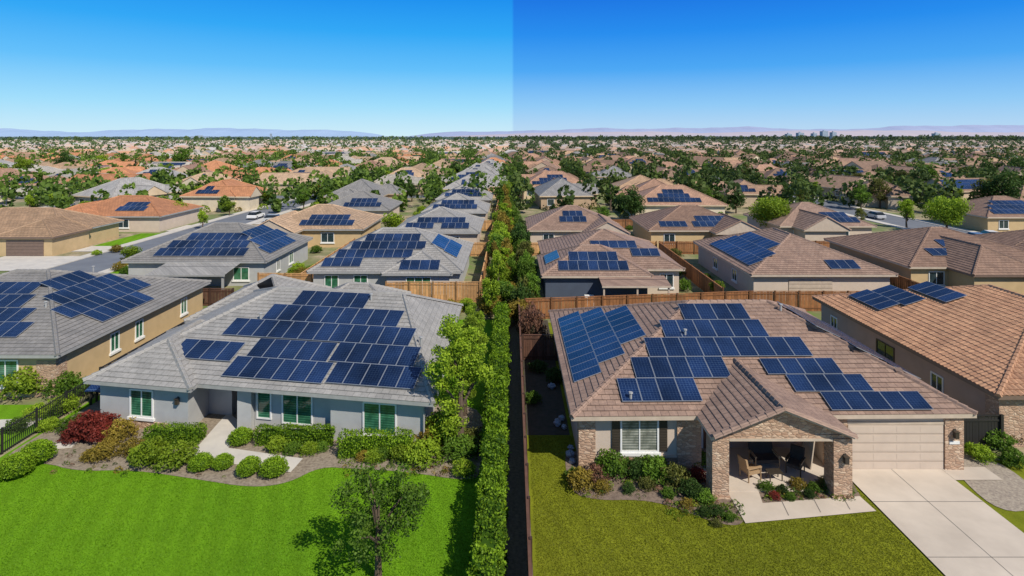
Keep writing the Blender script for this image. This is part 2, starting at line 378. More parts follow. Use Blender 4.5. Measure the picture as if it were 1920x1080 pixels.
def wing(p, X0, X1, Y0, Y1, eave, rz, roofm, wallm, detail=1, fasc='fascia_gray', axis='y', ins=None, ov=.45):
    org = tuple(p.location); mb = MB(); h = eave; gb = ins == 0
    if ins is None: ins = min(X1-X0, Y1-Y0)/2*.98
    if gb: ins = .02
    FL, FR, BR, BL = (X0,Y0,h), (X1,Y0,h), (X1,Y1,h), (X0,Y1,h)
    if axis == 'y':
        xm = (X0+X1)/2; q = hiproof(mb, FR, BR, BL, FL, (xm, Y0+ins, rz), (xm, Y1-.2, rz), detail, gable=gb); fs = dict(right=q['front'], left=q['back'], front=q['left'])
    else:
        ym = (Y0+Y1)/2; fs = hiproof(mb, FL, FR, BR, BL, (X0+ins, ym, rz), (X1-ins, ym, rz), detail)
    O('roof', mb.mesh('roof', [roofm, M[fasc]], org), p)
    mb = MB(); mb.prism([(X0+ov,Y0+ov),(X1-ov,Y0+ov),(X1-ov,Y1),(X0+ov,Y1)], 0, h-.16); O('wall', mb.mesh('wall', [wallm], org), p)
    return fs

# ------------------------------------------------------------------ foliage
rng = np.random.default_rng(5)
def quadmesh(name, V, tone, mat):
    n = len(V)//4; me = bpy.data.meshes.new(name); me.vertices.add(4*n); me.vertices.foreach_set('co', V.astype(np.float32).ravel())
    me.loops.add(4*n); me.loops.foreach_set('vertex_index', np.arange(4*n, dtype=np.int32))
    me.polygons.add(n); me.polygons.foreach_set('loop_start', np.arange(n, dtype=np.int32)*4)
    me.update(calc_edges=True); me.validate()
    a = me.attributes.new('tone', 'FLOAT', 'POINT'); a.data.foreach_set('value', np.repeat(tone, 4).astype(np.float32))
    me.materials.append(mat); return me
def leaves(C, size, aspect=.6):
    n = len(C); a = rng.normal(size=(n,3)); a /= np.linalg.norm(a, axis=1)[:,None]
    b = rng.normal(size=(n,3)); b -= a*(a*b).sum(1)[:,None]; b /= np.linalg.norm(b, axis=1)[:,None]
    s = (size*rng.uniform(.6, 1.3, n))[:,None]; a = a*s*.5; b = b*s*.5*aspect
    return np.stack([C-a, C-b, C+a, C+b], 1).reshape(-1,3)
def blob(c, r, nu=12, nv=8, jit=.08):
    u = np.linspace(0, 2*np.pi, nu, endpoint=False); v = np.linspace(0.02, np.pi-.02, nv+1)
    g_ = rng.uniform(1-jit, 1+jit, (nv+1, nu))
    P = np.stack([np.sin(v)[:,None]*np.cos(u)*g_, np.sin(v)[:,None]*np.sin(u)*g_, np.cos(v)[:,None]*np.ones(nu)*g_], 2)*np.array(r)+np.array(c)
    Q = []
    for i in range(nv):
        for j in range(nu): k = (j+1)%nu; Q += [P[i,j], P[i+1,j], P[i+1,k], P[i,k]]
    return np.array(Q)
def rdir(n):
    d = rng.normal(size=(n,3)); return d/np.linalg.norm(d, axis=1)[:,None]
def crown(name, mat, R_, hb, ht, ncl, n, size, shape='round', clr=(.26, .42), spread=.75):
    hz = (ht-hb)/2; cz = (ht+hb)/2; cc = []; cr = []
    while len(cc) < ncl:
        p = rng.uniform(-1, 1, 3)
        if np.linalg.norm(p) > 1: continue
        w = 1.0
        if shape == 'cone': w = max(.12, (1-p[2])/2*1.15)
        if shape == 'column': w = .8+.2*rng.random()
        q = np.array([p[0]*w, p[1]*w, p[2]])*spread
        cc.append(q*np.array([R_, R_, hz])+np.array([0,0,cz])); cr.append(R_*rng.uniform(*clr)*(w if shape == 'cone' else 1))
    cc = np.array(cc); cr = np.array(cr); ct = rng.uniform(.1, .75, ncl)
    k = rng.choice(ncl, n, p=cr**2/np.sum(cr**2)); d = rdir(n); C = cc[k]+d*(cr[k]*rng.uniform(.45, 1.12, n))[:,None]*np.array([1,1,.8])
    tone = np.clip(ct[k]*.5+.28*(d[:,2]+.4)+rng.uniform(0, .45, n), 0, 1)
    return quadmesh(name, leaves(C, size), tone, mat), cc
def trunkmesh(name, h, r, limbs, hb, seed=0):
    mb = MB(); rr = random.Random(seed); p = Vector((0,0,-.05)); rad = r
    for i in range(4):
        q = Vector((rr.uniform(-.06,.06)*h*.3, rr.uniform(-.06,.06)*h*.3, h*(i+1)/4)); r2 = r*(1-.2*(i+1)); mb.cone(p, q, rad, r2, 8); p = q; rad = r2
    for c in limbs:
        z = min(h*.9, max(hb*.75, c[2]*.55)); mb.cone((0,0,z), tuple((Vector((0,0,z))+Vector(c))/2+Vector((0,0,.15*h*.3))), r*.45, r*.28, 6)
        mb.cone(tuple((Vector((0,0,z))+Vector(c))/2+Vector((0,0,.15*h*.3))), c, r*.28, r*.08, 5)
    return mb.mesh(name, [M['bark']])
TT = {}
def mktree(key, mat, R_, hb, ht, ncl, n, size, shape='round', **k):
    cm, cc = crown('crown', LM[mat], R_, hb, ht, ncl, n, size, shape, **k)
    tm = trunkmesh('trunk', hb+(ht-hb)*.6, .05+.025*ht, cc[:8], hb, len(TT)); TT[key] = (tm, cm, ht)
mktree('roundA', 'mid', 2.6, 1.4, 6.5, 22, 2600, .36)
mktree('roundB', 'bright', 2.4, 1.3, 6.0, 20, 2400, .34)
mktree('roundC', 'dark', 3.0, 1.4, 7.5, 26, 2800, .4)
mktree('oliveA', 'olive', 2.6, 1.2, 6.0, 18, 2000, .34)
mktree('brightB', 'bright', 2.0, 1.0, 6.5, 18, 2200, .32)
mktree('columnA', 'mid', 1.1, .6, 7.0, 18, 1900, .3, 'column')
mktree('slimB', 'bright', 1.25, .7, 7.0, 24, 2200, .26, 'column')
mktree('coneA', 'dark', 1.9, .6, 9.0, 24, 2200, .35, 'cone')
mktree('rustA', 'rust', 1.9, 1.0, 5.0, 15, 1600, .3)
mktree('bigB', 'bright', 3.6, 1.3, 6.8, 40, 7500, .3)
TL = dict(roundA='rounded mid-green street tree between tiled roofs', roundB='bright green leafy garden tree beside a house', roundC='large dark green tree with dense crown among houses',
          oliveA='dusty olive-green tree in a suburban yard', brightB='upright light green tree beside a house', columnA='narrow columnar green tree in a garden', slimB='slender yellow-green tree in a planted strip',
          coneA='tall dark conical evergreen tree among roofs', rustA='small rusty yellow-green tree in a yard', bigB='full rounded bright green tree in front of a house')
ntree = [0]
def tree(key, x, y, s=1.0, sz=None, label=None, group='trees in the neighbourhood'):
    ntree[0] += 1; tm, cm, ht = TT[key]
    p = E('tree', (x, y, 0), label or TL[key], 'tree', group, R.uniform(0, 6.28), (s*R.uniform(.9,1.1), s*R.uniform(.9,1.1), (sz or s)))
    O('trunk', tm, p); O('crown', cm, p)
def shrubmesh(name, mat, n, size, core=.8, jit=.12, flat=.85, tones=(.15, .9)):
    d = rdir(n); d[:,2] = np.abs(d[:,2])*1.2-.25; d /= np.linalg.norm(d, axis=1)[:,None]
    lump = 1+jit*np.sin(d[:,0]*5+1)*np.cos(d[:,1]*6)+jit*.6*np.sin(d[:,2]*9+d[:,0]*3)
    C = d*(lump*rng.uniform(.82, 1.06+jit*.5, n))[:,None]; C[:,2] = C[:,2]*flat+flat*.75
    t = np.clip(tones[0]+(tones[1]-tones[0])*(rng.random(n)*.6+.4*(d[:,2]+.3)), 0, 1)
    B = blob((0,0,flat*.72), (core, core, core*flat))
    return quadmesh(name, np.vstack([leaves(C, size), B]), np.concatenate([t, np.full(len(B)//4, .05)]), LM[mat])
SH = {}
for key, mat, n, sz, jit in (('green','hedge',2600,.13,.06),('mid','mid',2000,.18,.26),('bright','bright',2000,.18,.26),('red','red',2000,.18,.25),('rust','rust',1600,.2,.3),('dark','dark',1900,.18,.24),('olive','olive',1600,.2,.3),('pink','pink',1600,.18,.3)):
    SH[key] = shrubmesh('shrub_'+key, mat, n, sz, jit=jit, core=.84 if key == 'green' else .58)
SL = dict(green='clipped round green shrub in a mulch bed', mid='leafy mid-green shrub in a garden bed', bright='fresh bright green shrub in a garden bed', red='red-leaved shrub in the front garden bed', rust='yellow and rust coloured shrub in a garden bed', dark='dark green shrub by a house wall', olive='olive-green shrub in a yard', pink='pink flowering shrub beside a fence')
nshrub = [0]
def shrub(key, x, y, r, h=None, group='garden shrubs', sx=None):
    nshrub[0] += 1
    h = h or r*1.5; O('shrub', SH[key], None, (x, y, 0), R.uniform(0, 6), SL[key], 'shrub', group, None, (sx or r*R.uniform(.9, 1.15), r*R.uniform(.9, 1.1), h/1.55*(1 if key == 'green' else R.uniform(.85, 1.15))))
def shrubP(key, px, py, rp, group='garden shrubs', hf=1.0):
    x, y = S(px, py); r = rp*y/F; shrub(key, x, y+r*.7, r, r*1.5*hf, group)
def clumps(name, lst, mat, nl, label):
    a = np.array(lst); n = len(a); d = rdir(n*nl); d[:,2] = np.abs(d[:,2]); r = np.repeat(a[:,2], nl)
    C = np.stack([np.repeat(a[:,0], nl)+d[:,0]*r, np.repeat(a[:,1], nl)+d[:,1]*r, d[:,2]*r*1.2+.02], 1)
    V = leaves(C, 1.0); V = (V.reshape(-1,4,3)-C[:,None,:])*(r*.42)[:,None,None]+C[:,None,:]
    t = np.clip(np.repeat(rng.random(n)*.5, nl)+rng.random(n*nl)*.5, 0, 1)
    O(name, quadmesh(name, V.reshape(-1,3), t, LM[mat]), kind='stuff', label=label)
def hedgebox(name, x0, x1, y0, y1, h, dens, size, mat, label, wob=.06):
    P = []; A = [((x1-x0)*(y1-y0), 't'), (h*(y1-y0), 'l'), (h*(y1-y0), 'r'), (h*(x1-x0), 'f'), (h*(x1-x0), 'b')]
    for a, k in A:
        n = int(a*dens); u, v = rng.random(n), rng.random(n)
        X = {'t': x0+u*(x1-x0), 'l': np.full(n, x0), 'r': np.full(n, x1), 'f': x0+u*(x1-x0), 'b': x0+u*(x1-x0)}[k]
        Y = {'t': y0+v*(y1-y0), 'l': y0+u*(y1-y0), 'r': y0+u*(y1-y0), 'f': np.full(n, y0), 'b': np.full(n, y1)}[k]
        Z = np.full(n, h) if k == 't' else v*h
        P.append(np.stack([X, Y, Z], 1))
    P = np.vstack(P); n = len(P); w = wob*(np.sin(P[:,1]*2.3)+np.sin(P[:,1]*5.1+P[:,0]*4)+np.sin(P[:,2]*6+P[:,1]*1.7))
    c = np.array([(x0+x1)/2, (y0+y1)/2, h*.5]); dx = np.sign(P[:,0]-c[0])*(np.abs(np.abs(P[:,0]-c[0])-(x1-x0)/2) < 1e-6)
    P[:,0] += dx*w; P[:,2] += (P[:,2] > h-1e-6)*w*1.4; P += rng.normal(size=(n,3))*wob*.7
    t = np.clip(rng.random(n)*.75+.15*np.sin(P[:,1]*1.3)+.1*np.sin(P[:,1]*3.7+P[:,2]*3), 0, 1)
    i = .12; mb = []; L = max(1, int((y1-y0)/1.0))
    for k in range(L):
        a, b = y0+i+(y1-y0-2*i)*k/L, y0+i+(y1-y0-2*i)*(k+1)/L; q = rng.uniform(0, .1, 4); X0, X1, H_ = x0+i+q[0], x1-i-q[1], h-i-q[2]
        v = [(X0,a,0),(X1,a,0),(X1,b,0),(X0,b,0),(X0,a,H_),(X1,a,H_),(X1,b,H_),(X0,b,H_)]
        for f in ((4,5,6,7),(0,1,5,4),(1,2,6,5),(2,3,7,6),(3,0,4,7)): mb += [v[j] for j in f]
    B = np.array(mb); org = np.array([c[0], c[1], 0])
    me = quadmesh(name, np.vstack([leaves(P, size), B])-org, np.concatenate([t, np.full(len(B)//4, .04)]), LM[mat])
    return O(name, me, None, tuple(org), 0, label, 'hedge', 'hedges')

def fence(p, q, h, mat, label, bw=.17):
    P, Q = Vector((*p, 0)), Vector((*q, 0)); d = Q-P; L = d.length; d /= L; s = Vector((d.y, -d.x, 0)); mb = MB(); org = (P+Q)/2
    if org.y > 45: bw = .3
    n = max(2, int(L/bw))
    for k in range(n):
        c = P+d*(L*(k+.5)/n)+Vector((0,0,h/2-.03+R.uniform(-.02,.02)))+s*R.uniform(-.008,.008)
        mb.obox(c, d*(L/n*.46), s*.012, Vector((0,0,h/2-.03)), R.choice([0,0,1,2]))
    m = max(1, round(L/2.4))
    for k in range(m+1):
        c = P+d*(L*k/m)+s*.07; mb.obox(c+Vector((0,0,h/2)), d*.075, s*.055, Vector((0,0,h/2+.07)), 3)
    for z in (.3, h-.25): mb.obox(org+s*.035+Vector((0,0,z)), d*(L/2), s*.02, Vector((0,0,.045)), 1)
    mb.obox(org+Vector((0,0,h)), d*(L/2), s*.06, Vector((0,0,.02)), 2)
    return O('wooden_fence', mb.mesh('wooden_fence', [M[mat+str(i)] for i in range(4)], org), None, org, 0, label, 'fence', 'garden fences')
def sheet(name, pts, z, mat, kind='structure'):
    mb = MB(); mb.poly([(x, y, z) for x, y in pts], 0)
    return O(name, mb.mesh(name, [M[mat]]), kind=kind)
def smooth(pts, n=3):
    for _ in range(n):
        o = []
        for i in range(len(pts)):
            a, b = pts[i], pts[(i+1)%len(pts)]; o += [(a[0]*.75+b[0]*.25, a[1]*.75+b[1]*.25), (a[0]*.25+b[0]*.75, a[1]*.25+b[1]*.75)]
        pts = o
    return pts
def inpoly(X, Y, pts):
    r = np.zeros(len(X), bool); n = len(pts); j = n-1
    for i in range(n):
        xi, yi = pts[i]; xj, yj = pts[j]
        c = ((yi > Y) != (yj > Y)) & (X < (xj-xi)*(Y-yi)/((yj-yi) or 1e-9)+xi); r ^= c; j = i
    return r

# ================================================================== GROUND
sheet('ground', [(-30000, -200), (30000, -200), (30000, 40000), (-30000, 40000)], 0, 'ground')
sheet('lawn', [(-26.4, 6), (-1.4, 6), (-1.4, 53), (-26.4, 53)], .02, 'grassL')
sheet('lawn', [(.8, 6), (23.6, 6), (23.6, 53.2), (.8, 52)], .02, 'grassR')
sheet('lawn', [(23.6, 6), (60, 6), (60, 30), (23.6, 30)], .016, 'grassR')
sheet('lawn', [(-60, 10), (-26.7, 10), (-26.7, 36.2), (-60, 36.2)], .02, 'grassL')
sheet('lawn', [(-48.6, 60), (-43.2, 60), (-43.2, 81), (-48.6, 81)], .022, 'grassL')
sheet('lawn', [(-63.2, 88.4), (-59.4, 88.4), (-59.4, 100), (-63.2, 100)], .022, 'grassL')
sheet('lawn', [(-48.6, 89), (-39, 89), (-39, 108), (-48.6, 108)], .022, 'grassL')
sheet('soil_strip', [(.82, 32.5), (3.2, 32.5), (3.2, 52.8), (.82, 52.4)], .035, 'shadesoil')  # dark sheet over the side yard, house shade painted into the soil colour
sheet('path', [(-60, 30.5), (-27.5, 33.2), (-27.5, 34.4), (-60, 32)], .06, 'concrete')
sheet('soil_strip', [(-1.4, 6), (.8, 6), (.8, 53), (-1.4, 53)], .012, 'mulch')
bl = smooth([S(85, 868), S(140, 885), S(250, 882), S(370, 900), S(470, 916), S(540, 908), S(600, 876), S(660, 880), S(760, 885), S(885, 905), (-1.5, 29), (-1.5, 37), (-12, 37), (-25.5, 41), (-26.2, 33), (-26.2, 29.5)], 2)
sheet('garden_bed', bl, .04, 'mulchL')
sheet('path', [S(428, 775), S(455, 798), S(428, 842), S(568, 862), S(545, 888), S(352, 860), S(372, 838), S(405, 800)], .07, 'concrete')
br_ = smooth([S(1058, 860), S(1068, 925), S(1120, 940), S(1200, 938), S(1260, 950), S(1320, 975), S(1380, 990), S(1400, 975), (10.2, 27), (10, 31), (3, 31)], 2)
sheet('garden_bed', br_, .04, 'mulch')
gb2 = [S(1430, 946), S(1615, 934), (16.4, 28.6), (11.6, 28.3), S(1405, 912)]
sheet('garden_bed', gb2, .04, 'mulch')
px_ = [(10.0, 27.6), S(1368, 932), S(1398, 984), S(1643, 961), S(1612, 933), S(1430, 946), (11.6, 27.9), (11.6, 28.2), (10.0, 28.2)]
sheet('path', px_, .07, 'concrete2')
sheet('driveway', [(16.3, 4), (21.3, 4), (21.3, 29.4), (16.3, 29.4)], .075, 'concrete2')
for yy in (9, 12.5, 16, 19.5, 23, 26.5):
    sheet('driveway_joint', [(16.32, yy), (21.28, yy), (21.28, yy+.035), (16.32, yy+.035)], .08, 'joint')
sheet('driveway_joint', [(18.8, 4), (18.83, 4), (18.83, 29.3), (18.8, 29.3)], .08, 'joint')
for a in (1470, 1530, 1585):
    p, q = S(a-6, 943-(a-1430)*.06), S(a+8, 977-(a-1398)*.1); sheet('path_joint', [p, (p[0]+.04, p[1]), (q[0]+.04, q[1]), q], .075, 'joint')
sheet('path', [(21.32, 28.2), (23.6, 28.2), (23.6, 29.3), (21.32, 29.3)], .07, 'concrete2')
gv = smooth([(21.5, 25.8), (23.4, 26), (24.8, 28), (24.6, 30.4), (22.6, 30.6), (21.6, 28)], 2)
sheet('gravel_bed', gv, .045, 'gravel')
def blades(n, x0, x1, y0, y1, excl, mat, label):
    Y = y0+(y1-y0)*rng.random(n)**1.2; X = x0+(x1-x0)*rng.random(n); k = np.abs(X) < Y*.92
    for e_ in excl: k &= ~inpoly(X, Y, e_)
    X, Y = X[k], Y[k]; n = len(X); a = rng.uniform(0, 6.28, n); s = rng.uniform(.01, .024, n); h = rng.uniform(.03, .06, n); lx = rng.normal(size=n)*.03; ly = rng.normal(size=n)*.03
    dx, dy = np.cos(a)*s, np.sin(a)*s; z = np.full(n, .015)
    V = np.stack([np.stack([X-dx, Y-dy, z], 1), np.stack([X+dx, Y+dy, z], 1), np.stack([X+dx*.5+lx, Y+dy*.5+ly, h], 1), np.stack([X-dx*.5+lx, Y-dy*.5+ly, h], 1)], 1).reshape(-1, 3)
    patch = .5+.2*np.sin(X*.5+Y*.3)*np.sin(Y*.4)+.06*np.sin(X*2.1+Y*1.2)
    O('grass', quadmesh('grass', V, np.clip(patch*.7+rng.uniform(-.15, .45, n), 0, 1), LM[mat]), kind='stuff', label=label)
blades(230000, -26, -1.5, 20, 36, [bl], 'blL', 'short bright green lawn grass')
blades(140000, .95, 16.2, 20, 32.4, [br_, px_, gb2], 'blR', 'short olive green lawn grass')
ux, uy = S(122, 836); mb = MB(); mb.box(-.5, .5, -.35, .35, 0, .09); mb.box(-.38, .38, -.24, .24, .09, .11); O('utility_cover', mb.mesh('utility_cover', [M['concrete']]), None, (ux, uy, .02), .2, 'pale concrete utility box lid set in the mulch', 'utility box')

# ================================================================== LEFT MAIN HOUSE
sh = lambda X, y: y+.174*(-4.1-X)
ox = (-14.1, 40, 0)
LH = E('house', ox, 'cool gray stucco house with gray tile roof covered in solar panels', 'house', 'houses in the neighbourhood')
mb = MB(); e = 2.75
FL = (-24.0, sh(-24.0, 30.4), e); FR = (-4.1, 30.4, e); BR = (-4.1, 48, e); BL = (-24.0, sh(-24.0, 48), e)
RL = (-16.4, sh(-16.4, 39.0), 5.95); RR = (-7.3, sh(-7.3, 39.0), 5.95)
fs = hiproof(mb, FL, FR, BR, BL, RL, RR)
O('roof', mb.mesh('roof', [M['roof_gray'], M['fascia_gray']], ox), LH)
U = lambda X: (X+24.0)*1.015
panels(LH, fs['front'], [(.62, U(-16.5), 6), (.72, U(-10.35), 5), (2.23, U(-16.0), 5), (2.33, U(-10.9), 5), (1.75, U(-20.7), 4), (3.94, U(-18.7), 12), (5.55, U(-17.0), 9), (7.15, U(-15.8), 5)])
for u, v in ((4.5, 1.2), (18.2, 4.3), (7, 5.6), (13.5, 8.2)): vent(LH, fs['front'], u, v)
mb = MB(); x0, x1, yb = -24.35, -17.6, 29.8; xm = (x0+x1)/2
q = hiproof(mb, (x1, sh(x1, yb), 2.72), (x1, sh(x1, 38), 2.72), (x0, sh(x0, 38), 2.72), (x0, sh(x0, yb), 2.72), (xm, sh(xm, yb+3.1), 4.2), (xm, sh(xm, 36.5), 4.2))
O('roof', mb.mesh('roof', [M['roof_gray'], M['fascia_gray']], ox), LH)
mb = MB(); hiproof(mb, (-24.6, 44, 2.74), (-16.5, 43, 2.74), (-16.5, 53.5, 2.74), (-24.6, 54, 2.74), (-20.6, 47.5, 4.7), (-20.5, 50.2, 4.7)); O('roof', mb.mesh('roof', [M['roof_gray'], M['fascia_gray']], ox), LH)
mb = MB(); hiproof(mb, (-16.4, 47, 2.7), (-9, 46, 2.7), (-9, 52, 2.7), (-16.4, 52.6, 2.7), (-13.8, 49.8, 4.1), (-12, 49.5, 4.1)); O('roof', mb.mesh('roof', [M['roof_gray'], M['fascia_gray']], ox), LH)
WY = 31.0
W = lambda X, d=0: (X, sh(X, WY)+d)
fp = [W(-23.7, -.65), W(-18.1, -.65), W(-18.1, 1.6), W(-16.6, 1.6), W(-16.6, 2.4), W(-14.6, 2.4), W(-14.6, .45), W(-9.9, .45), W(-9.9, 0), W(-4.7, 0), (-4.7, 47.4), (-23.7, 50.2)]
mb = MB(); mb.prism(fp, 0, e-.15); O('wall', mb.mesh('wall', [M['stucco_blue']], ox), LH)
part('column', LH, ['stucco_blue'], (-15.4, -14.62, sh(-15, WY)-.02, sh(-15, WY)+.65, 0, e-.15))
sa = math.atan(-.174)
def lw(X, d, z0, w, h, gl, **k): window(LH, X, W(X, d)[1]-.01, z0, w, h, sa, gl, **k)
lw(-21.0, -.65, .75, 1.35, 1.4, 'glass_green'); lw(-12.0, .45, .55, 1.7, 1.55, 'glass_green', mull=1, sill=False); lw(-14.0, .45, .7, .75, 1.4, 'glass_green', mull=0, sill=False)
lw(-7.1, 0, .6, 1.75, 1.6, 'glass_green')
door(LH, -15.9, W(-15.9, 2.4)[1]-.02, M['door'], sa)
lamp(LH, -18.7, W(-18.7, -.65)[1], 1.6, sa)
mb = MB(); mb.obox((-21.0, sh(-21.0, WY-.68), .22), (1.7, -.174*1.7, 0), (0, .04, 0), (0, 0, .22))
O('stone_skirt', mb.mesh('stone_skirt', [M['stone']], ox), LH)
mb = MB(); mb.cone((-4.65, 30.95, 0), (-4.65, 30.95, 2.6), .05, .05, 8); O('downpipe', mb.mesh('downpipe', [M['fascia_gray']], ox), LH)

# ================================================================== LEFT NEIGHBOUR (tan)
p, f = house(-48, -28.5, 36.8, 55.5, 2.85, 6.0, M['roof_gray2'], M['stucco_tan'], 'tan stucco house with gray roof and solar arrays beside black fence', ins=(9, 8))
panels(p, f['right'], [(.9, 5.2, 6), (2.52, 4.2, 9), (4.14, 5.4, 7), (5.76, 7.0, 4)])
panels(p, f['front'], [(1.6, 12.6, 3), (3.2, 8.5, 6), (4.85, 8.2, 5), (6.5, 8.6, 4)])
for yy, hh in ((42.8, 1.2), (45.6, 1.2), (51.8, 1.2)): window(p, -29, yy, 1.0, .8, hh, math.pi/2, 'glass_green')
window(p, -32.2, 37.3, .8, 1.5, 1.5, 0, 'glass_green'); window(p, -36.6, 37.3, .8, 1.5, 1.5, 0, 'glass')
part('stone_pier', p, ['stone'], (-30.2, -28.96, 37.24, 38.2, 0, 2.3)); part('stone_pier', p, ['stone'], (-34.6, -33.6, 37.2, 37.34, 0, 2.5))
vent(p, f['front'], 15, 5); vent(p, f['right'], 12, 6.8)
def metalfence(P, Q, h, label):
    P, Q = Vector((*P,0)), Vector((*Q,0)); d = Q-P; L = d.length; d /= L; mb = MB(); org = (P+Q)/2; s = Vector((-d.y, d.x, 0))
    n = int(L/.13)
    for k in range(n+1): mb.obox(P+d*L*k/n+Vector((0,0,h/2)), d*.012, s*.012, Vector((0,0,h/2)))
    for k in range(int(L/2.2)+1): mb.obox(P+d*min(L, k*2.2)+Vector((0,0,h/2)), d*.035, s*.035, Vector((0,0,h/2+.05)))
    for z in (.12, h-.12): mb.obox(org+Vector((0,0,z)), d*L/2, s*.02, Vector((0,0,.022)))
    O('metal_fence', mb.mesh('metal_fence', [M['dark']], org), None, org, 0, label, 'fence', 'garden fences')
metalfence((-26.6, 24), (-26.6, 38), 1.35, 'black metal railing fence between two front gardens')
fence((-26.6, 38), (-26.3, 56), 1.6, 'dark', 'black board fence between two houses')
fence((-26.6, 38), (-24.3, 38.1), 1.6, 'dark', 'short black gate fence beside the house corner')
mb = MB(); mb.obox((0,0,1.05), (.8,0,0), (0,.45,.12), (0,-.02,.03), 0); mb.box(-.6,-.5,-.3,-.2,0,1,1); mb.box(.5,.6,-.3,-.2,0,1,1); mb.box(-.6,-.5,.2,.3,0,1,1); mb.box(.5,.6,.2,.3,0,1,1)
O('garden_shelter', mb.mesh('garden_shelter', [M['solar'], M['dark']]), None, (-25.4, 36.4, 0), 0, 'small dark blue canopy on legs beside the black fence', 'canopy')

# ================================================================== RIGHT MAIN HOUSE
ox = (12.9, 37, 0); e = 2.9
RH = E('house', ox, 'beige stucco and stone house with brown tile roof and porch gable', 'house', 'houses in the neighbourhood')
mb = MB(); fs = hiproof(mb, (2.9,28.6,e), (22.9,28.9,e), (22.9,46,e), (2.9,45.8,e), (11.3,37.5,6.0), (16.3,37.6,6.0))
O('roof', mb.mesh('roof', [M['roof_brown'], M['fascia_beige']], ox), RH)
U = lambda X: X-2.9
panels(RH, fs['front'], [(.85, U(5.55), 4), (2.47, U(6.6), 5), (4.1, U(7.7), 9), (5.72, U(9.0), 6), (7.34, U(10.6), 4)])
panels(RH, fs['front'], [(.2, U(15.8), 5), (1.45, U(14.6), 4), (2.7, U(13.7), 4)], sy=.755)
panels(RH, fs['left'], [(.55, 2.6, 11), (2.17, 3.4, 9), (3.79, 5.0, 6)], lift=.05)
panels(RH, fs['right'], [(.8, 3.0, 9), (2.42, 4.0, 8), (4.04, 5.6, 5)], lift=.15)
vent(RH, fs['front'], 3.1, 1.0); vent(RH, fs['front'], 7.3, 5.9); vent(RH, fs['front'], 14, 8.3)
for a, b in ((3.2, 2.4), (4.4, 3.6), (6.6, 5.8), (9.0, 8.4), (18.0, 3.0), (16.6, 4.6)):
    mb = MB(); f_ = fs['front']; pp = f_['A']+f_['e']*a+f_['s']*b; mb.obox(f_['n']*.06, f_['e']*.2, f_['s']*.14, f_['n']*.06); O('roof_vent', mb.mesh('roof_vent', [M['fascia_brown']]), RH, pp-Vector(ox))
fp = [(3.4,29.25),(9.0,29.25),(9.0,31.2),(15.7,31.2),(15.7,29.15),(22.3,29.15),(22.3,45.3),(3.4,45.3)]
mb = MB(); mb.prism(fp, 0, e-.15); O('wall', mb.mesh('wall', [M['stucco_beige']], ox), RH)
for b in ((3.32, 4.15, 29.17, 29.95, 0, e-.16), (4.16, 8.2, 29.18, 29.27, 0, .62), (8.21, 9.4, 29.12, 30.2, 0, 2.5), (21.45, 22.38, 29.05, 29.9, 0, e-.16), (15.62, 16.62, 29.06, 29.5, 0, 2.7)): part('stone_veneer', RH, ['stone'], b)
part('ledge_trim', RH, ['fascia_beige'], (4.16, 8.2, 29.14, 29.28, .62, .7)); part('door_lintel', RH, ['fascia_beige'], (16.63, 21.44, 29.1, 29.2, 2.28, 2.42))
window(RH, 6.35, 29.22, .95, 1.75, 1.55, 0, 'glass_blind', sill=True, shutters='bronze')
garage_door(RH, 19.03, 29.14, 4.75, 2.25, M['stucco_beige'])
lamp(RH, 21.9, 29.03, 1.7); lamp(RH, 15.2, 26.78, 1.7)
part('number_plate', RH, ['white'], (21.65, 22.15, 29.02, 29.048, 1.35, 1.5))
XL, XR, YF, XC, GE, GP = 9.05, 15.7, 26.6, 12.35, 2.9, 4.2; mb = MB()
rface(mb, (XL,32.2,GE), (XL,YF,GE), (XC,YF,GP), (XC,32.45,GP)); rface(mb, (XR,YF,GE), (XR,32.2,GE), (XC,32.45,GP), (XC,YF,GP)); ridge(mb, (XC,YF-.05,GP+.03), (XC,32.45,GP+.03))
ridge(mb, (XL+.1,YF+.05,GE+.06), (XC,YF+.05,GP+.05), .2, .08); ridge(mb, (XR-.1,YF+.05,GE+.06), (XC,YF+.05,GP+.05), .2, .08)
for a in ((XL, XC), (XR, XC)):
    mb.poly([(a[0],YF,GE-.12), (a[1],YF,GP-.12), (a[1],YF,GP+.03), (a[0],YF,GE+.03)], 1)
    mb.poly([(a[0],YF,GE-.12), (a[0],32,GE-.12), (a[1],32,GP-.12), (a[1],YF,GP-.12)], 1)
mb.poly([(XL,YF,GE-.12),(XL,32,GE-.12),(XL,32,GE),(XL,YF,GE)], 1); mb.poly([(XR,YF,GE-.12),(XR,32,GE-.12),(XR,32,GE),(XR,YF,GE)], 1)
O('porch_roof', mb.mesh('porch_roof', [M['roof_brown'], M['fascia_beige']], ox), RH)
mb = MB(); mb.poly([(XL+.5,YF+.3,2.92),(XR-.5,YF+.3,2.92),(XC,YF+.3,GP-.13)]); mb.box(XL+.25, XR-.15, YF+.26, YF+.7, 2.76, 2.91); O('gable_wall', mb.mesh('gable_wall', [M['stone']], ox), RH)
part('porch_beam', RH, ['fascia_beige'], (9.94, 14.68, YF+.22, YF+.4, 2.64, 2.755))
for a, b in ((9.15, 9.92), (14.7, 15.55)):
    part('stone_column', RH, ['stone'], (a, b, 26.8, 27.65, 0, 2.755), (a-.06, b+.06, 26.74, 27.71, 0, .12))
part('porch_floor', RH, ['concrete2'], (9.4, 15.65, 28.21, 31.19, 0, .1), (10.1, 14.5, 27.3, 28.2, 0, .1))
part('porch_wall', RH, ['stucco_taupe'], (9.02, 15.68, 31.1, 31.195, .1, 2.7))
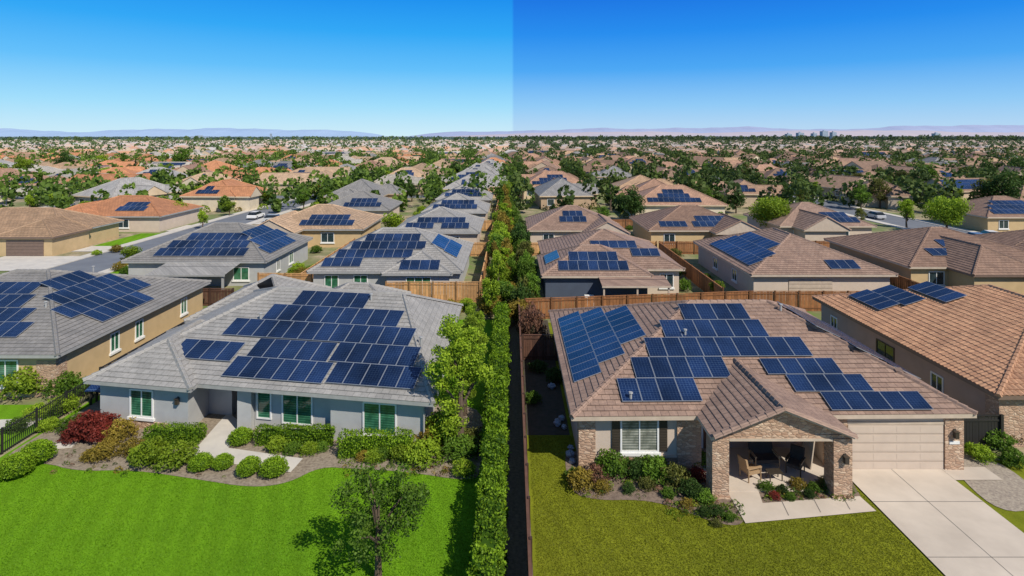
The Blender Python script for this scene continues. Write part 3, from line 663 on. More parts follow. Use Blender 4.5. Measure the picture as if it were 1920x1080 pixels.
door(RH, 10.6, 31.07, M['door']); window(RH, 13.3, 31.08, 1.0, 2.0, 1.2, 0, 'glass', mull=2)
def chair(x, y, w, ang, frame, cush, label, name='patio_chair', cat='chair'):
    p = E(name, (x, y, .1), label, cat, 'porch furniture', ang)
    mb = MB(); mb.box(-w/2, w/2, -.35, .35, .34, .5); O('seat', mb.mesh('seat', [cush]), p)
    mb = MB(); mb.obox((0,.4,.75), (w/2,0,0), (0,.05,0), (0,.08,.34)); O('backrest', mb.mesh('backrest', [cush]), p)
    for s in (-1, 1):
        mb = MB(); mb.box(s*w/2-.05, s*w/2+.05, -.38, .42, .62, .68); O('armrest', mb.mesh('armrest', [frame]), p)
        for yy in (-.34, .36): mb = MB(); mb.cone((s*w/2, yy, 0), (s*w/2, yy, .63), .03, .035, 8, 0, True); O('leg', mb.mesh('leg', [frame]), p)
chair(11.5, 28.3, .6, 1.9, M['wicker'], M['wicker'], 'tan wicker armchair on the covered porch')
chair(12.6, 29.3, 1.2, 0.05, M['wicker'], M['cushion'], 'two-seat patio sofa with dark cushions on the porch', 'patio_sofa', 'sofa')
chair(13.9, 28.8, .65, -.7, M['bronze'], M['cushion'], 'dark cushioned patio chair on the porch')
mb = MB(); mb.box(-.35,.35,-.22,.22,.36,.4); [mb.box(a-.02,a+.02,b-.02,b+.02,0,.36) for a in (-.3,.3) for b in (-.18,.18)]; O('coffee_table', mb.mesh('coffee_table', [M['bronze']]), None, (12.6, 28.2, .1), .1, 'low dark coffee table in front of the patio sofa', 'table', 'porch furniture')
mb = MB(); mb.obox((0,0,.95), (.03,0,.0), (0,.5,0), (.12,0,.95)); O('leaning_board', mb.mesh('leaning_board', [M['fascia_beige']]), None, (14.9, 29.5, .1), 0, 'pale board leaning against the porch wall', 'board')
for x, y, r_ in ((2.6, 33.6, .26), (2.9, 34.2, .2), (3.0, 30.3, .24), (3.05, 29.7, .18), (3.1, 31.0, .17), (2.6, 38.5, .24), (2.95, 33.2, .17)):
    V = blob((0,0,r_*.7), (r_, r_*.8, r_*.75), 14, 10, .22); me = quadmesh('rubbish_bag', V, np.full(len(V)//4, .5), M['bag']); O('rubbish_bag', me, None, (x, y, .02), R.uniform(0, 3), 'crumpled bluish plastic sack beside the house wall', 'bag', 'sacks by the wall')

# ================================================================== RIGHT NEIGHBOUR (barrel tile)
p, f = house(25.6, 43.5, 30.9, 50, 2.9, 5.75, M['roof_terra'], M['stucco_taupe'], 'taupe stucco house with orange-brown barrel tile roof and solar arrays', ridge_axis='y', ins=(7.5, 7.5), profile=(.3, .06), row=.4, fasc='fascia_brown')
panels(p, f['left'], [(1.9, 2.3, 4), (3.52, 2.8, 4)], lift=.17); panels(p, f['left'], [(5.6, 4.2, 4), ], lift=.17)
for yy, w_ in ((47.5, .8), (41, 1.8), (36.0, .9)): window(p, 26.1, yy, .9 if w_ < 1.5 else .15, w_, 1.0 if w_ < 1.5 else 1.9, -math.pi/2, 'glass', 'bronze' if w_ > 1.5 else 'white')
part('stone_pier', p, ['stone'], (25.98, 27.3, 31.28, 32.2, 0, 2.7))
window(p, 29.5, 31.39, .9, 1.6, 1.4, 0, 'glass')
fence((22.5, 31), (25.9, 31.1), 1.8, 'dark', 'dark board side gate between two houses')

# ================================================================== SECOND ROW, near
p, f = house(-43, -27, 64.5, 79.5, 2.8, 5.9, M['roof_gray2'], M['stucco_blue'], 'gray house with dark gray roof carrying two large solar arrays', ins=(6.5, 6.5))
panels(p, f['front'], [(.9, 3.0, 10), (2.5, 3.6, 9), (4.1, 5.0, 7)]); panels(p, f['right'], [(.7, 2.4, 8), (2.3, 3.4, 8), (3.9, 4.6, 6)])
window(p, -27.5, 73, .9, 1.2, 1.2, math.pi/2, 'glass_green'); window(p, -30, 65, .7, 1.6, 1.3, 0, 'glass_green'); window(p, -27.5, 69, .9, .8, 1.2, math.pi/2, 'glass')
mb = MB(); mb.poly([(-38,60.8,2.2),(-29.8,60.8,2.2),(-29.8,65.2,2.75),(-38,65.2,2.75)]); mb.box(-38,-29.8,60.8,60.9,2.02,2.2,1)
for a in (-37.8,-34,-30.1): mb.box(a-.1,a+.1,60.95,61.15,0,2.1,1)
O('patio_cover', mb.mesh('patio_cover', [M['roof_gray'], M['fascia_gray']], p.location), p)
p, f = house(-21.0, -5, 60, 76, 2.7, 5.9, M['roof_gray'], M['stucco_blue'], 'cool gray house with light gray roof and large solar arrays', ins=(6, 6.2))
panels(p, f['front'], [(.8, 1.2, 4), (2.42, 2.2, 8), (4.05, 3.4, 8), (5.65, 4.6, 6)]); panels(p, f['right'], [(1.2, 4.0, 7), (2.82, 4.6, 6)])
w2 = wing(p, -13.2, -6.0, 59.2, 66, 2.68, 4.3, M['roof_gray'], M['stucco_blue'], axis='y')
window(p, -18.6, 60.48, .9, 1.3, 1.3, 0, 'glass_green'); window(p, -15.6, 60.48, .9, 1.3, 1.3, 0, 'glass_green'); window(p, -9.5, 59.62, .5, 2.4, 1.7, 0, 'glass_green', mull=2)
panels(p, w2['left'], [(.7, .6, 4)]); panels(p, w2['front'], [(.5, 1.7, 4)])
for (x0, x1, y0, y1, rm, wm, lab, pr, pf, ax) in (
    (-17.5, -4.6, 84, 98, 'roof_gray', 'stucco_beige', 'light gray roofed house with a row of solar panels', [(1, 2.0, 4), (1, 7.2, 4), (2.6, 3.5, 7)], 'front', 'x'),
    (-16.5, -4.4, 106, 119, 'roof_gray', 'stucco_beige', 'pale gray roofed house with solar panels beside a green hedge', [(1.2, 2, 8), (2.8, 3.4, 6)], 'front', 'x'),
    (-16.8, -4.4, 128, 141, 'roof_gray', 'stucco_beige', 'pale gray roofed house with solar panels on its front slope', [(1.2, 2, 8), (2.8, 3.4, 6)], 'front', 'x'),
    (-38, -22, 87, 101, 'tan', 'stucco_tan', 'tan house with light brown tile roof and dark solar arrays', [(1, 6, 8), (2.6, 7, 6)], 'front', 'x'),
    (-37, -23, 110, 123, 'roof_gray2', 'stucco_beige', 'gray roofed house with dark solar panels facing the garden', [(1, 5, 7), (2.6, 6, 5)], 'front', 'x'),
    (3.4, 18.0, 61, 77, 'roof_brown', 'stucco_beige', 'beige and navy house with brown tile roof and several solar arrays', [(2.4, 9.6, 3), (4.1, 5.4, 5)], 'front', 'x'),
    (23.8, 38.5, 58.5, 77, 'roof_brown', 'stucco_beige', 'beige house with brown roof and large solar array', [(.9, 4, 12), (2.5, 4.6, 11), (4.1, 5.4, 8)], 'left', 'y'),
    (42, 60, 62, 79, 'roof_brown2', 'stucco_tan', 'tan house with long brown tile roof and small solar arrays', [(4.2, 6.5, 3), (2.2, 4, 3)], 'front', 'x'),
    (60.5, 78, 64, 80, 'roof_brown2', 'stucco_taupe', 'taupe house with brown tile roof and solar panels', [(1.2, 3, 6), (2.9, 4, 6)], 'front', 'x'),
    (50, 66, 44, 56, 'roof_brown2', 'stucco_taupe', 'brown tiled house partly hidden behind its neighbour', [], 'front', 'x'),
    (2.2, 16.5, 86, 99, 'roof_brown', 'stucco_beige', 'beige house with brown tile roof and small solar array', [(2.2, 5, 4), (3.8, 5.6, 3)], 'front', 'x'),
    (20, 36, 86, 100, 'roof_brown2', 'stucco_tan', 'brown house with dark solar panels above a shaded patio', [(.9, 2, 4), (.9, 7, 7), (2.5, 7.8, 5)], 'front', 'x'),
    (41, 56, 90, 104, 'roof_brown', 'stucco_beige', 'beige house with brown tile roof behind a round tree', [(1, 7, 6), (2.6, 8, 4)], 'front', 'x'),
    (81, 97, 100, 114, 'roof_brown2', 'stucco_tan', 'tan house with brown roof and large solar array', [(1, 2, 11), (2.6, 3, 9), (4.2, 4.4, 6)], 'front', 'x'),
    (-84, -63.5, 83, 96, 'sand', 'stucco_tan', 'tan house with sandy tile roof and dark brown garage door', [], 'front', 'x'),
    (-79, -60.5, 101, 115, 'terra', 'stucco_beige', 'house with orange terracotta tile roof and solar panels', [(1.8, 9.5, 5), (3.4, 10, 4)], 'front', 'x')):
    p, f = house(x0, x1, y0, y1, 2.75, 5.6, M[rm] if rm in M else g[rm], M[wm], lab, ridge_axis=ax, fasc='fascia_beige' if x0 > 0 else 'fascia_gray', detail=1 if y0 < 90 else 0)
    panels(p, f[pf], pr)
    xm = (x0+x1)/2
    if y0 == 58.5: garage_door(p, 30.0, y0+.49, 4.4, 2.1, M['fascia_beige']); window(p, x0+.5, 64, .9, 1.2, 1.1, -math.pi/2, 'glass'); window(p, x0+.5, 70, .9, 1.2, 1.1, -math.pi/2, 'glass'); panels(p, f['front'], [(.9, 8.5, 3)])
    elif y0 == 83: pass
    elif y0 == 61: window(p, 16.2, y0+.49, .8, 1.3, 1.3, 0, 'glass')
    else:
        window(p, x0+3.2, y0+.49, .8, 1.5, 1.3, 0, 'glass'); window(p, xm+2.5, y0+.49, .8, 1.8, 1.3, 0, 'glass')
    rmm = M[rm] if rm in M else g[rm]
    if y0 == 61:
        wq = wing(p, 2.9, 14.0, 58.2, 68, 2.7, 4.85, M[rm], M['navy'], fasc='fascia_beige', axis='x', ins=4.6); panels(p, wq['front'], [(.8, 1.8, 7), (2.42, 3.0, 5)]); panels(p, wq['left'], [(.8, 2.2, 4)])
        mb = MB(); mb.poly([(8.6,55.9,2.3),(15.2,55.9,2.3),(15.2,58.6,2.66),(8.6,58.6,2.66)]); mb.box(8.6,15.2,55.9,56,2.12,2.3,1); [mb.box(a-.08,a+.08,56.05,56.2,0,2.15,1) for a in (8.8,12,15)]; O('patio_cover', mb.mesh('patio_cover', [M['roof_brown'], M['fascia_beige']], p.location), p)
    if x0 == 42: wing(p, 46, 54, 58.5, 70, 2.72, 4.9, M[rm], M[wm], fasc='fascia_brown')
    if x0 == 41: wing(p, 43, 50, 86.5, 96, 2.72, 4.7, M[rm], M[wm], fasc='fascia_beige', ins=0)
    if x0 == 20: wing(p, 29, 36.4, 83.6, 92, 2.72, 4.5, M[rm], M[wm], fasc='fascia_beige', ins=0)
    if x0 == 2.2: wing(p, 10.4, 16.8, 83.4, 92, 2.72, 4.4, M[rm], M[wm], fasc='fascia_beige', ins=0)
    if x0 == 60.5: wing(p, 61, 68, 61, 72, 2.72, 4.8, M[rm], M[wm], fasc='fascia_brown')
    if x0 == -38: wing(p, -38.4, -31, 84, 94, 2.72, 4.6, rmm, M[wm], fasc='fascia_beige', ins=0)
    if x0 == -79: wing(p, -79.4, -71, 98, 108, 2.72, 4.7, rmm, M[wm], fasc='fascia_beige')
    if x0 == -84: wing(p, -71.5, -63, 80.5, 88, 2.7, 4.6, rmm, M[wm], fasc='fascia_brown'); garage_door(p, -67.2, 80.94, 5.2, 2.2, M['fascia_brown']); wing(p, -83.5, -76, 81.5, 90, 2.68, 4.4, rmm, M[wm], fasc='fascia_brown'); window(p, -74, 83.49, .8, 1.6, 1.3, 0, 'glass')
mb = MB(); mb.box(-.45,.45,-.4,.4,0,.9); [mb.cone((0,0,.9+.01*k),(0,0,.91+.01*k),.35-.08*k,.33-.08*k,12,0,True) for k in range(3)]
O('air_conditioner', mb.mesh('air_conditioner', [M['white']]), None, (7.6, 57.7, 0), 0, 'white outdoor air-conditioning unit behind the navy wall', 'air conditioner')

# ================================================================== fences
cy = 'cedar board fence with posts between back yards'; rb_ = 'red-brown board fence behind the house'
fence((.62, 7), (.62, 53), 1.8, 'fencedark', 'long dark brown board fence along the narrow side strip')
fence((1.2, 53), (22.5, 55.6), 1.9, 'fencebrown', rb_); fence((22.6, 55.6), (41, 55.5), 1.9, 'fencebrown', rb_)
fence((20.5, 57.2), (20.5, 82), 1.8, 'fencebrown', 'red-brown board fence between two back yards'); fence((41, 55.7), (41, 82), 1.8, 'fencebrown', 'red-brown board fence between two back yards')
fence((2.6, 81.5), (20.3, 82.5), 1.8, 'fencetan', cy); fence((20.7, 82.3), (60, 83), 1.8, 'fencebrown', rb_)
fence((.8, 43.4), (3.3, 43.4), 1.9, 'fencedark', 'dark brown board gate beside the house')
fence((-27, 62.5), (-21.2, 62.2), 2.0, 'fencetan', cy); fence((-12.5, 58.3), (-3.2, 58.3), 2.1, 'fencetan', cy); fence((-3.2, 58.5), (-3.2, 82), 2.0, 'fencetan', cy)
fence((-22.6, 62.6), (-22.6, 84), 1.9, 'fencetan', cy); fence((-22, 81), (-3.4, 81), 1.9, 'fencetan', cy); fence((-3.2, 82.3), (-3.2, 140), 1.8, 'fencetan', cy); fence((-50, 57.5), (-27.2, 57.3), 1.7, 'fencedark', 'dark board fence behind the tan house')
fence((-19.5, 103), (-3.4, 103), 1.8, 'fencetan', cy); fence((2.9, 103), (40, 105.5), 1.8, 'fencebrown', rb_); fence((-42.5, 84.5), (-38.6, 84.5), 1.8, 'fencetan', cy)

# ================================================================== vegetation near
hedgebox('hedge', -1.3, -.42, 8, 30, 1.9, 330, .12, 'hedge', 'long clipped bright green hedge along the boundary', .07)
hedgebox('hedge', -1.35, -.45, 30.02, 52, 1.9, 220, .15, 'hedge', 'long clipped green hedge continuing beside the house', .09)
def hedgeP(x0, x1, yb, w, h, mat='hedge'):
    a, b = S(x0, yb), S(x1, yb); hedgebox('hedge', a[0], b[0], a[1], a[1]+w, h, 420, .1, mat, 'clipped low green hedge in front of the stucco wall', .05)
hedgeP(476, 622, 838, .75, .85); hedgeP(634, 768, 862, .9, 1.0); hedgeP(268, 368, 840, 1.0, .85)
mktree('nearA', 'bright', 1.6, .9, 7.4, 46, 12500, .14, 'round', clr=(.18, .34), spread=.88)
mktree('nearB', 'mid', 1.95, .8, 4.3, 46, 7000, .12, 'round', clr=(.12, .28), spread=.92)
tree('nearA', -2.75, 31.0, 1, 1, 'tall airy bright green tree beside the gray house', 'garden trees'); tree('nearA', -2.8, 34.8, .7, .85, 'leafy green tree by the house corner', 'garden trees'); tree('nearA', -2.5, 39.5, .6, .75, 'leafy green tree by the house corner', 'garden trees')
tree('nearB', -5.0, 21.9, 1, 1, 'small loose-crowned green tree standing on the lawn', 'garden trees')
for a in [('green',445,840,20),('green',412,886,18),('green',460,898,21),('green',507,902,23),('green',370,888,19),('bright',322,884,27),('bright',272,882,27),('bright',515,852,17),('mid',545,855,14),('bright',576,857,13),
    ('rust',180,870,18),('rust',160,868,12),('rust',238,858,18),('bright',255,868,14),('red',150,835,27),('red',172,822,26),('red',186,835,20),('red',128,835,18),('rust',214,835,24),('mid',130,818,22),('green',55,878,27),('green',12,905,28),('rust',198,848,13),
    ('bright',790,880,28),('rust',800,845,24),('bright',830,845,34),('mid',862,870,26),('olive',880,850,22),('bright',750,872,18),('bright',700,872,14),('rust',680,868,10),('mid',600,850,11),('bright',870,900,18),('mid',715,868,14),
    ('bright',40,752,34),('mid',105,748,26),('rust',12,735,20),('bright',75,728,20),('bright',60,790,18),('mid',20,815,16),('bright',110,780,20),('mid',150,745,18),('bright',85,812,15),
    ('mid',1150,905,26),('dark',1195,905,20),('pink',1120,912,18),('mid',1230,908,26),('olive',1270,920,22),('rust',1090,925,20),('dark',1300,940,18),('red',1255,900,11),('mid',1325,950,16),('dark',1345,972,12),('mid',1370,980,10),('olive',1215,922,12),('rust',1130,925,12),('dark',1180,928,10),('mid',1255,938,12),('rust',1290,955,10),('red',1310,905,14),('mid',1318,880,18),('pink',1180,890,14),('mid',1078,905,14),('dark',1320,972,9),('olive',1345,990,8),
    ('mid',1440,925,11),('dark',1470,930,9),('rust',1500,922,12),('mid',1530,928,11),('olive',1555,920,12),('red',1455,940,8),('mid',1485,940,8),('dark',1520,938,9),('mid',1590,930,13),('rust',1575,915,9),
    ('mid',1880,850,26),('bright',1850,870,18),('rust',1900,835,20),('mid',1910,880,18),('dark',1860,820,16),('green',1822,848,10),('dark',1040,720,14),('dark',1010,700,14),('mid',1000,760,12)]:
    shrubP(*a)
bed = {'bright': [], 'rust': [], 'mid': [], 'pink': []}
for k in range(330):
    px, py = R.choice([(R.uniform(100, 560), R.uniform(845, 896)), (R.uniform(640, 880), R.uniform(862, 895)), (R.uniform(1070, 1330), R.uniform(895, 938)), (R.uniform(1250, 1390), R.uniform(945, 978)), (R.uniform(1425, 1600), R.uniform(915, 940))])
    if 345 < px < 575 and 835 < py < 893 and px < 640: continue
    x, y = S(px, py); bed[R.choice(['rust','bright','mid','pink','bright','mid'])].append((x, y, R.uniform(.07, .2)))
for k in bed: clumps('bedding_plants', bed[k], k, 60, 'low bedding plants and tufts scattered over mulch')
for k in range(42):
    y = 53+k*2.4+R.uniform(-.5,.5); x = -1.7+R.uniform(-.7,.9); key = R.choice(['brightB','slimB','slimB','roundB','columnA','slimB','roundA','rustA'])
    hh = R.uniform(2.2, 5.8)+(y-50)*.008; s_ = R.uniform(.4, .68) if key not in ('columnA','slimB') else R.uniform(.7, 1.0)
    tree(key, x, y, s_, hh/TT[key][2], 'loose green tree in the planted boundary strip', 'boundary strip trees')
for k in range(36): shrub(R.choice(['bright','mid','bright','rust','bright']), -1.0+R.uniform(-1.2,1.6), 52+k*1.9, R.uniform(.6, 1.1), R.uniform(.9, 2.3), 'boundary strip shrubs')
for k in range(26): shrub(R.choice(['mid','dark','olive','mid']), 1.2+R.uniform(-.4,.7), 54+k*1.5, R.uniform(.6,1.0), R.uniform(1.4,3.2), 'shrubs by the side fence')
shrub('pink', 1.5, 46, .8, 2.6, 'shrubs by the side fence'); shrub('pink', 1.6, 48.5, .8, 2.4, 'shrubs by the side fence')
for k in range(8): tree(R.choice(['roundC','roundA','oliveA']), 1.4+R.uniform(-.5,.5), 56+k*6, .45, R.uniform(.45,.75), None, 'boundary strip trees')
for px, yb, yt, key in ((1447,445,362,'bigB'),(1700,428,368,'brightB'),(1775,440,362,'bigB'),(1880,402,318,'roundC'),(1845,398,330,'oliveA'),(1160,392,362,'brightB'),(1270,402,365,'roundB'),(1650,390,330,'oliveA'),(1560,430,395,'oliveA'),(1615,420,388,'oliveA'),(245,498,455,'roundB'),(552,350,293,'columnA'),(785,425,390,'roundB'),(805,330,300,'roundA'),(735,450,390,'roundB'),(595,375,345,'rustA'),(500,385,355,'roundB'),(1500,365,325,'roundC'),(1310,350,318,'roundC'),(1240,330,305,'roundA'),(45,340,290,'roundB'),(255,330,290,'coneA'),(232,325,282,'columnA'),(560,430,398,'roundB'),(665,540,508,'brightB'),(740,545,505,'brightB'),(700,548,515,'roundB'),(1345,560,520,'roundB'),(640,430,395,'roundA'),(1210,405,370,'roundA'),(1850,350,300,'roundC'),(1905,345,290,'roundC'),(1740,350,305,'roundA'),(1600,345,308,'roundC'),(340,322,275,'roundA'),(120,325,282,'roundC'),(190,320,285,'roundB'),(740,322,290,'roundC'),(1080,345,312,'roundC'),(1400,335,305,'oliveA'),(330,420,370,'roundB'),(430,405,372,'roundB'),(380,430,392,'brightB'),(610,385,350,'roundA'),(470,360,328,'roundA'),(160,400,372,'roundB'),(680,400,362,'roundB'),(1380,400,352,'roundC'),(1520,410,375,'roundA'),(1130,420,385,'roundA'),(1340,440,405,'oliveA'),(1470,380,340,'roundC'),(1690,360,318,'oliveA'),(1790,385,345,'roundB')):
    x, y = S(px, yb); h_ = CAMH-(yt-255)*y/F; t = TT[key][2]
    tree(key, x, y, max(.35, h_/t), max(.3, h_/t))
for k in range(72):
    if k < 30: x, y = R.uniform(-22, -4), R.uniform(54, 57.5)
    elif k < 46: x, y = R.uniform(-27, -21.2), R.uniform(63, 84)
    else: x, y = R.choice([(R.uniform(-60, -24), R.uniform(81.5, 84)), (R.uniform(-50, -44), R.uniform(60, 100)), (R.uniform(-21, -18), R.uniform(80, 140))])
    shrub(R.choice(['bright','mid','bright','rust']), x, y, R.uniform(.4, .9), None, 'back garden shrubs')
for k in range(52):
    x, y = R.choice([(R.uniform(2, 40), R.uniform(78, 81)), (R.uniform(18.2, 23.5), R.uniform(58, 80)), (R.uniform(38.8, 42), R.uniform(58, 80)), (R.uniform(44, 49), R.uniform(40, 60)), (R.uniform(20, 60), R.uniform(101, 104))])
    shrub(R.choice(['mid','dark','olive','mid']), x, y, R.uniform(.4, .9), None, 'back garden shrubs')

# ================================================================== roads, cars (streets bend gently beyond the nearest rows)
def warp(x, y):
    t = max(0., min(1., (y-125)/150.)); k = min(1., abs(x+5)/60)
    return x+t*(.35+.65*k)*(12*math.sin(y/95+x/150)+7*math.sin(y/43+x/90+1)), y+t*(10*math.sin(x/62+y/210))
def roadstrip(name, x0, x1, y0, y1, z, mat, along='y', kerb=0):
    mb = MB(); n = 60
    for i in range(n):
        if along == 'y':
            a, b = y0+(y1-y0)*i/n, y0+(y1-y0)*(i+1)/n; q = [warp(x0,a), warp(x1,a), warp(x1,b), warp(x0,b)]
        else:
            a, b = x0+(x1-x0)*i/n, x0+(x1-x0)*(i+1)/n; q = [warp(a,y0), warp(b,y0), warp(b,y1), warp(a,y1)]
        mb.poly([(p[0], p[1], z) for p in q])
        if kerb:
            for u_, v_ in ((0, 3), (2, 1)): mb.poly([(*q[u_], 0), (*q[v_], 0), (*q[v_], z), (*q[u_], z)])
    O(name, mb.mesh(name, [M[mat]]), kind='structure')
def strip(name, x0, x1, y0, y1, z, mat): sheet(name, [(x0,y0),(x1,y0),(x1,y1),(x0,y1)], z, mat)
SP = 51
streetsL = [-54-SP*i for i in range(6)]; streetsR = [75+SP*i for i in range(5)]
for s_ in streetsL+streetsR:
    roadstrip('road', s_-3.8, s_+3.8, 45, 500, .03, 'asphalt')
    for sg in (-1, 1):
        a = s_+sg*3.85; b = s_+sg*5.3; roadstrip('pavement', min(a,b), max(a,b), 45, 500, .12, 'concrete', kerb=1)
for yy in (160, 330):
    roadstrip('road', -400, -22, yy-3.5, yy+3.5, .026, 'asphalt', 'x'); roadstrip('road', 22, 400, yy+8, yy+15, .026, 'asphalt', 'x')
for a, b, c, d in ((-69.8,-59.5,72,80.8),(-63.2,-59.5,84,88.2),(-60.4,-59.5,102,109),(-48.6,-43,82,88.5),(-85,-72,60,80),(-48.6,-39,110,116)):
    strip('driveway', a, b, c, d, .06, 'concrete')
def carmeshes(paint):
    mb = MB(); L, w = 2.25, .88
    prof = [(-L,.35),(-L,.75),(-L+.25,.88),(-1.0,.95),(1.1,.95),(L-.15,.85),(L,.6),(L,.35)]
    for s_ in (-1,1): mb.poly([(x, s_*w, z) for x, z in (prof if s_ < 0 else prof[::-1])])
    for i in range(len(prof)):
        a, b = prof[i], prof[(i+1)%len(prof)]; mb.poly([(a[0],-w,a[1]),(a[0],w,a[1]),(b[0],w,b[1]),(b[0],-w,b[1])])
    mb.poly([(-1.5,-.62,1.44),(.35,-.62,1.44),(.35,.62,1.44),(-1.5,.62,1.44)])
    body = mb.mesh('body', [paint])
    mb = MB(); lo = [(-2.0,-.8,.93),(1.15,-.8,.93),(1.15,.8,.93),(-2.0,.8,.93)]; hi = [(-1.5,-.64,1.43),(.35,-.64,1.43),(.35,.64,1.43),(-1.5,.64,1.43)]
    for i in range(4): j = (i+1)%4; mb.poly([lo[i],lo[j],hi[j],hi[i]])
    glass = mb.mesh('window', [M['cardark']])
    mb = MB(); mb.cone((0,-.1,0),(0,.1,0),.33,.33,16,0,True); mb.cone((0,-.11,0),(0,.11,0),.19,.19,12,1,True); wh = mb.mesh('wheel', [M['tyre'], M['alu']])
    mb = MB(); mb.box(-.03,.03,-.18,.18,-.07,.07); hl = mb.mesh('headlight', [M['white']])
    return body, glass, wh, hl
cm = {k: carmeshes(simple('car_paint_'+k, c, tuple(x*.95 for x in c), 1, .3, 0)) for k, c in dict(white=(.75,.75,.74), blue=(.12,.2,.32), silver=(.45,.46,.48)).items()}
def car(x, y, ang, k, where):
    p = E('parked_car', (x, y, .03), f'{k} parked car {where}', 'car', 'parked cars', ang); b, gl, wh, hl = cm[k]
    O('body', b, p); O('window', gl, p)
    for a in (-1.4, 1.4):
        for c in (-.8, .8): O('wheel', wh, p, (a, c, .33))
    for c in (-.6, .6): O('headlight', hl, p, (2.24, c, .62))
car(-51.5, 118, 1.57, 'white', 'at the kerb of the street'); car(-45.5, 113, .1, 'silver', 'on a pale driveway')
car(76.5, 94, 1.3, 'white', 'on a pale driveway'); car(72.5, 92, 1.5, 'blue', 'at the kerb of the street'); car(73, 118, 1.57, 'silver', 'at the kerb of the street')

# ================================================================== GENERIC SUBURB
def blocks(k):   # x0,x1,y0,y1,eave,ridge,axis,gable
    return [[(-8,8,-7,7,2.8,5.7,'x',0),(1.5,8.2,-10.5,0,2.77,4.7,'y',1)],
            [(-8.5,8.5,-6.5,6.5,2.8,5.4,'x',0),(-8.2,-1.5,-9.5,0,2.77,4.6,'y',0),(2,8,0,9.5,2.75,4.5,'y',1)],
            [(-6.5,6.5,-9,9,2.8,5.8,'y',1),(-9.5,0,-4,6,2.77,4.9,'x',0)],
            [(-9,9,-7,7,2.8,5.9,'x',0),(-4,3,-9.6,0,2.76,4.5,'y',1),(4,8.6,-8.6,0,2.74,4.1,'y',0)],
            [(-8.6,4,-8,8,2.8,5.6,'y',0),(-2,9,-2,8.2,2.77,5.0,'x',1),(-8.9,-2.4,-10.4,-2,2.75,4.3,'y',0)],
            [(-9,9,-6,6,2.8,5.3,'x',1),(-8.6,-2,-9.8,0,2.77,4.9,'y',1),(3,7.5,-8,0,2.74,4.2,'y',1)],
            [(-7.5,7.5,-7.5,7.5,2.8,6.0,'x',0),(-9.6,-3,-3,5,2.76,4.4,'x',0),(0,6.8,-10.6,-2,2.74,4.6,'y',0)]][k]
NT = 7; TG = []
for k in range(NT):
    mr = MB(); mw = MB(); fr0 = None
    for i, (x0,x1,y0,y1,h,rz,ax,gb) in enumerate(blocks(k)):
        ins = .02 if gb else min(x1-x0, y1-y0)/2*.97; c = [(x0,y0,h),(x1,y0,h),(x1,y1,h),(x0,y1,h)]
        if ax == 'x': ff = hiproof(mr, *c, (x0+ins,(y0+y1)/2,rz), (x1-ins,(y0+y1)/2,rz), 0, gable=gb)
        else: q = hiproof(mr, c[1],c[2],c[3],c[0], ((x0+x1)/2,y0+ins,rz), ((x0+x1)/2,y1-ins,rz), 0, gable=gb); ff = dict(front=q['left'], right=q['front'], left=q['back'], back=q['right'])
        if i == 0: fr0 = ff
        mw.prism([(x0+.5,y0+.5),(x1-.5,y0+.5),(x1-.5,y1-.5),(x0+.5,y1-.5)], 0, h-.12-.01*i)
    TG.append((mr, mw, fr0, blocks(k)))
roofk = list('tan sand gray slate pale terra brown umber rose'.split()); wallk = 'beige cream tanw grayw'.split()
RM = {(k, c): TG[k][0].mesh('roof', [g[c], g['cream' if c in ('tan','sand','pale','terra') else 'beige']]) for k in range(NT) for c in roofk}
WM = {(k, c): TG[k][1].mesh('wall', [g[c]]) for k in range(NT) for c in wallk}
mb = MB(); mb.box(-2.4,2.4,-.05,.02,0,2.15); [mb.box(-2.35,2.35,-.07,-.05,.05+.53*i,.5+.53*i) for i in range(4)]; GD = {c: mb.mesh('garage_door', [m]) for c, m in (('a', M['white']), ('b', M['fascia_brown']), ('c', M['fascia_beige']))}
mb = MB(); mb.box(-.8,.8,-.03,.02,0,1.2,0); mb.box(-.9,-.8,-.06,.02,-.1,1.3,1); mb.box(.8,.9,-.06,.02,-.1,1.3,1); mb.box(-.8,.8,-.06,.02,1.2,1.3,1); mb.box(-.8,.8,-.06,.02,-.1,0,1); WN = mb.mesh('window', [M['glass'], M['white']])
SA = {}
for k in range(NT):
    for fn in ('front', 'right', 'left', 'back'):
        f = TG[k][2][fn]; mb = MB()
        if abs(f['n'].z) < .5: continue
        for r_ in range(3):
            v = 1.0+r_*1.62
            if v+1.6 > f['Ls']-.3: continue
            a = f['dl']*(v+1.6)/f['Ls']+.4+R.random()*1.8; b = f['Lu']+f['dr']*(v+1.6)/f['Ls']-.4-R.random()*3; u = a
            while u+1 < b:
                m = fmat(f, u, v, .12)
                for q in ((0,0,1,1.6,1,0),(.02,.02,.98,1.58,0,.01)):
                    pts = [m @ Vector((x_, y_, q[5])) for x_, y_ in ((q[0],q[1]),(q[2],q[1]),(q[2],q[3]),(q[0],q[3]))]; mb.poly(pts, q[4], [(0,0),(1,0),(1,1.667),(0,1.667)])
                u += 1.02
        if mb.f: SA[(k, fn)] = mb.mesh('solar_array', [M['solar'], M['alu']])
occ = [(-86,-60,60,116),(-50,-20,30,103),(-24,1,20,143),(0,45,20,102),(41,66,40,108),(60,80,60,82),(80,98,98,116),(-40,-20,80,125),(-48,-43,60,90)]
spots = []
cols = [-12,-36]
for i in range(30): s_ = -54-SP*i; cols += [s_-13.5, s_-37.5]
cols += [10, 33, 57]
for i in range(30): s_ = 75+SP*i; cols += [s_+13.5, s_+37.5]
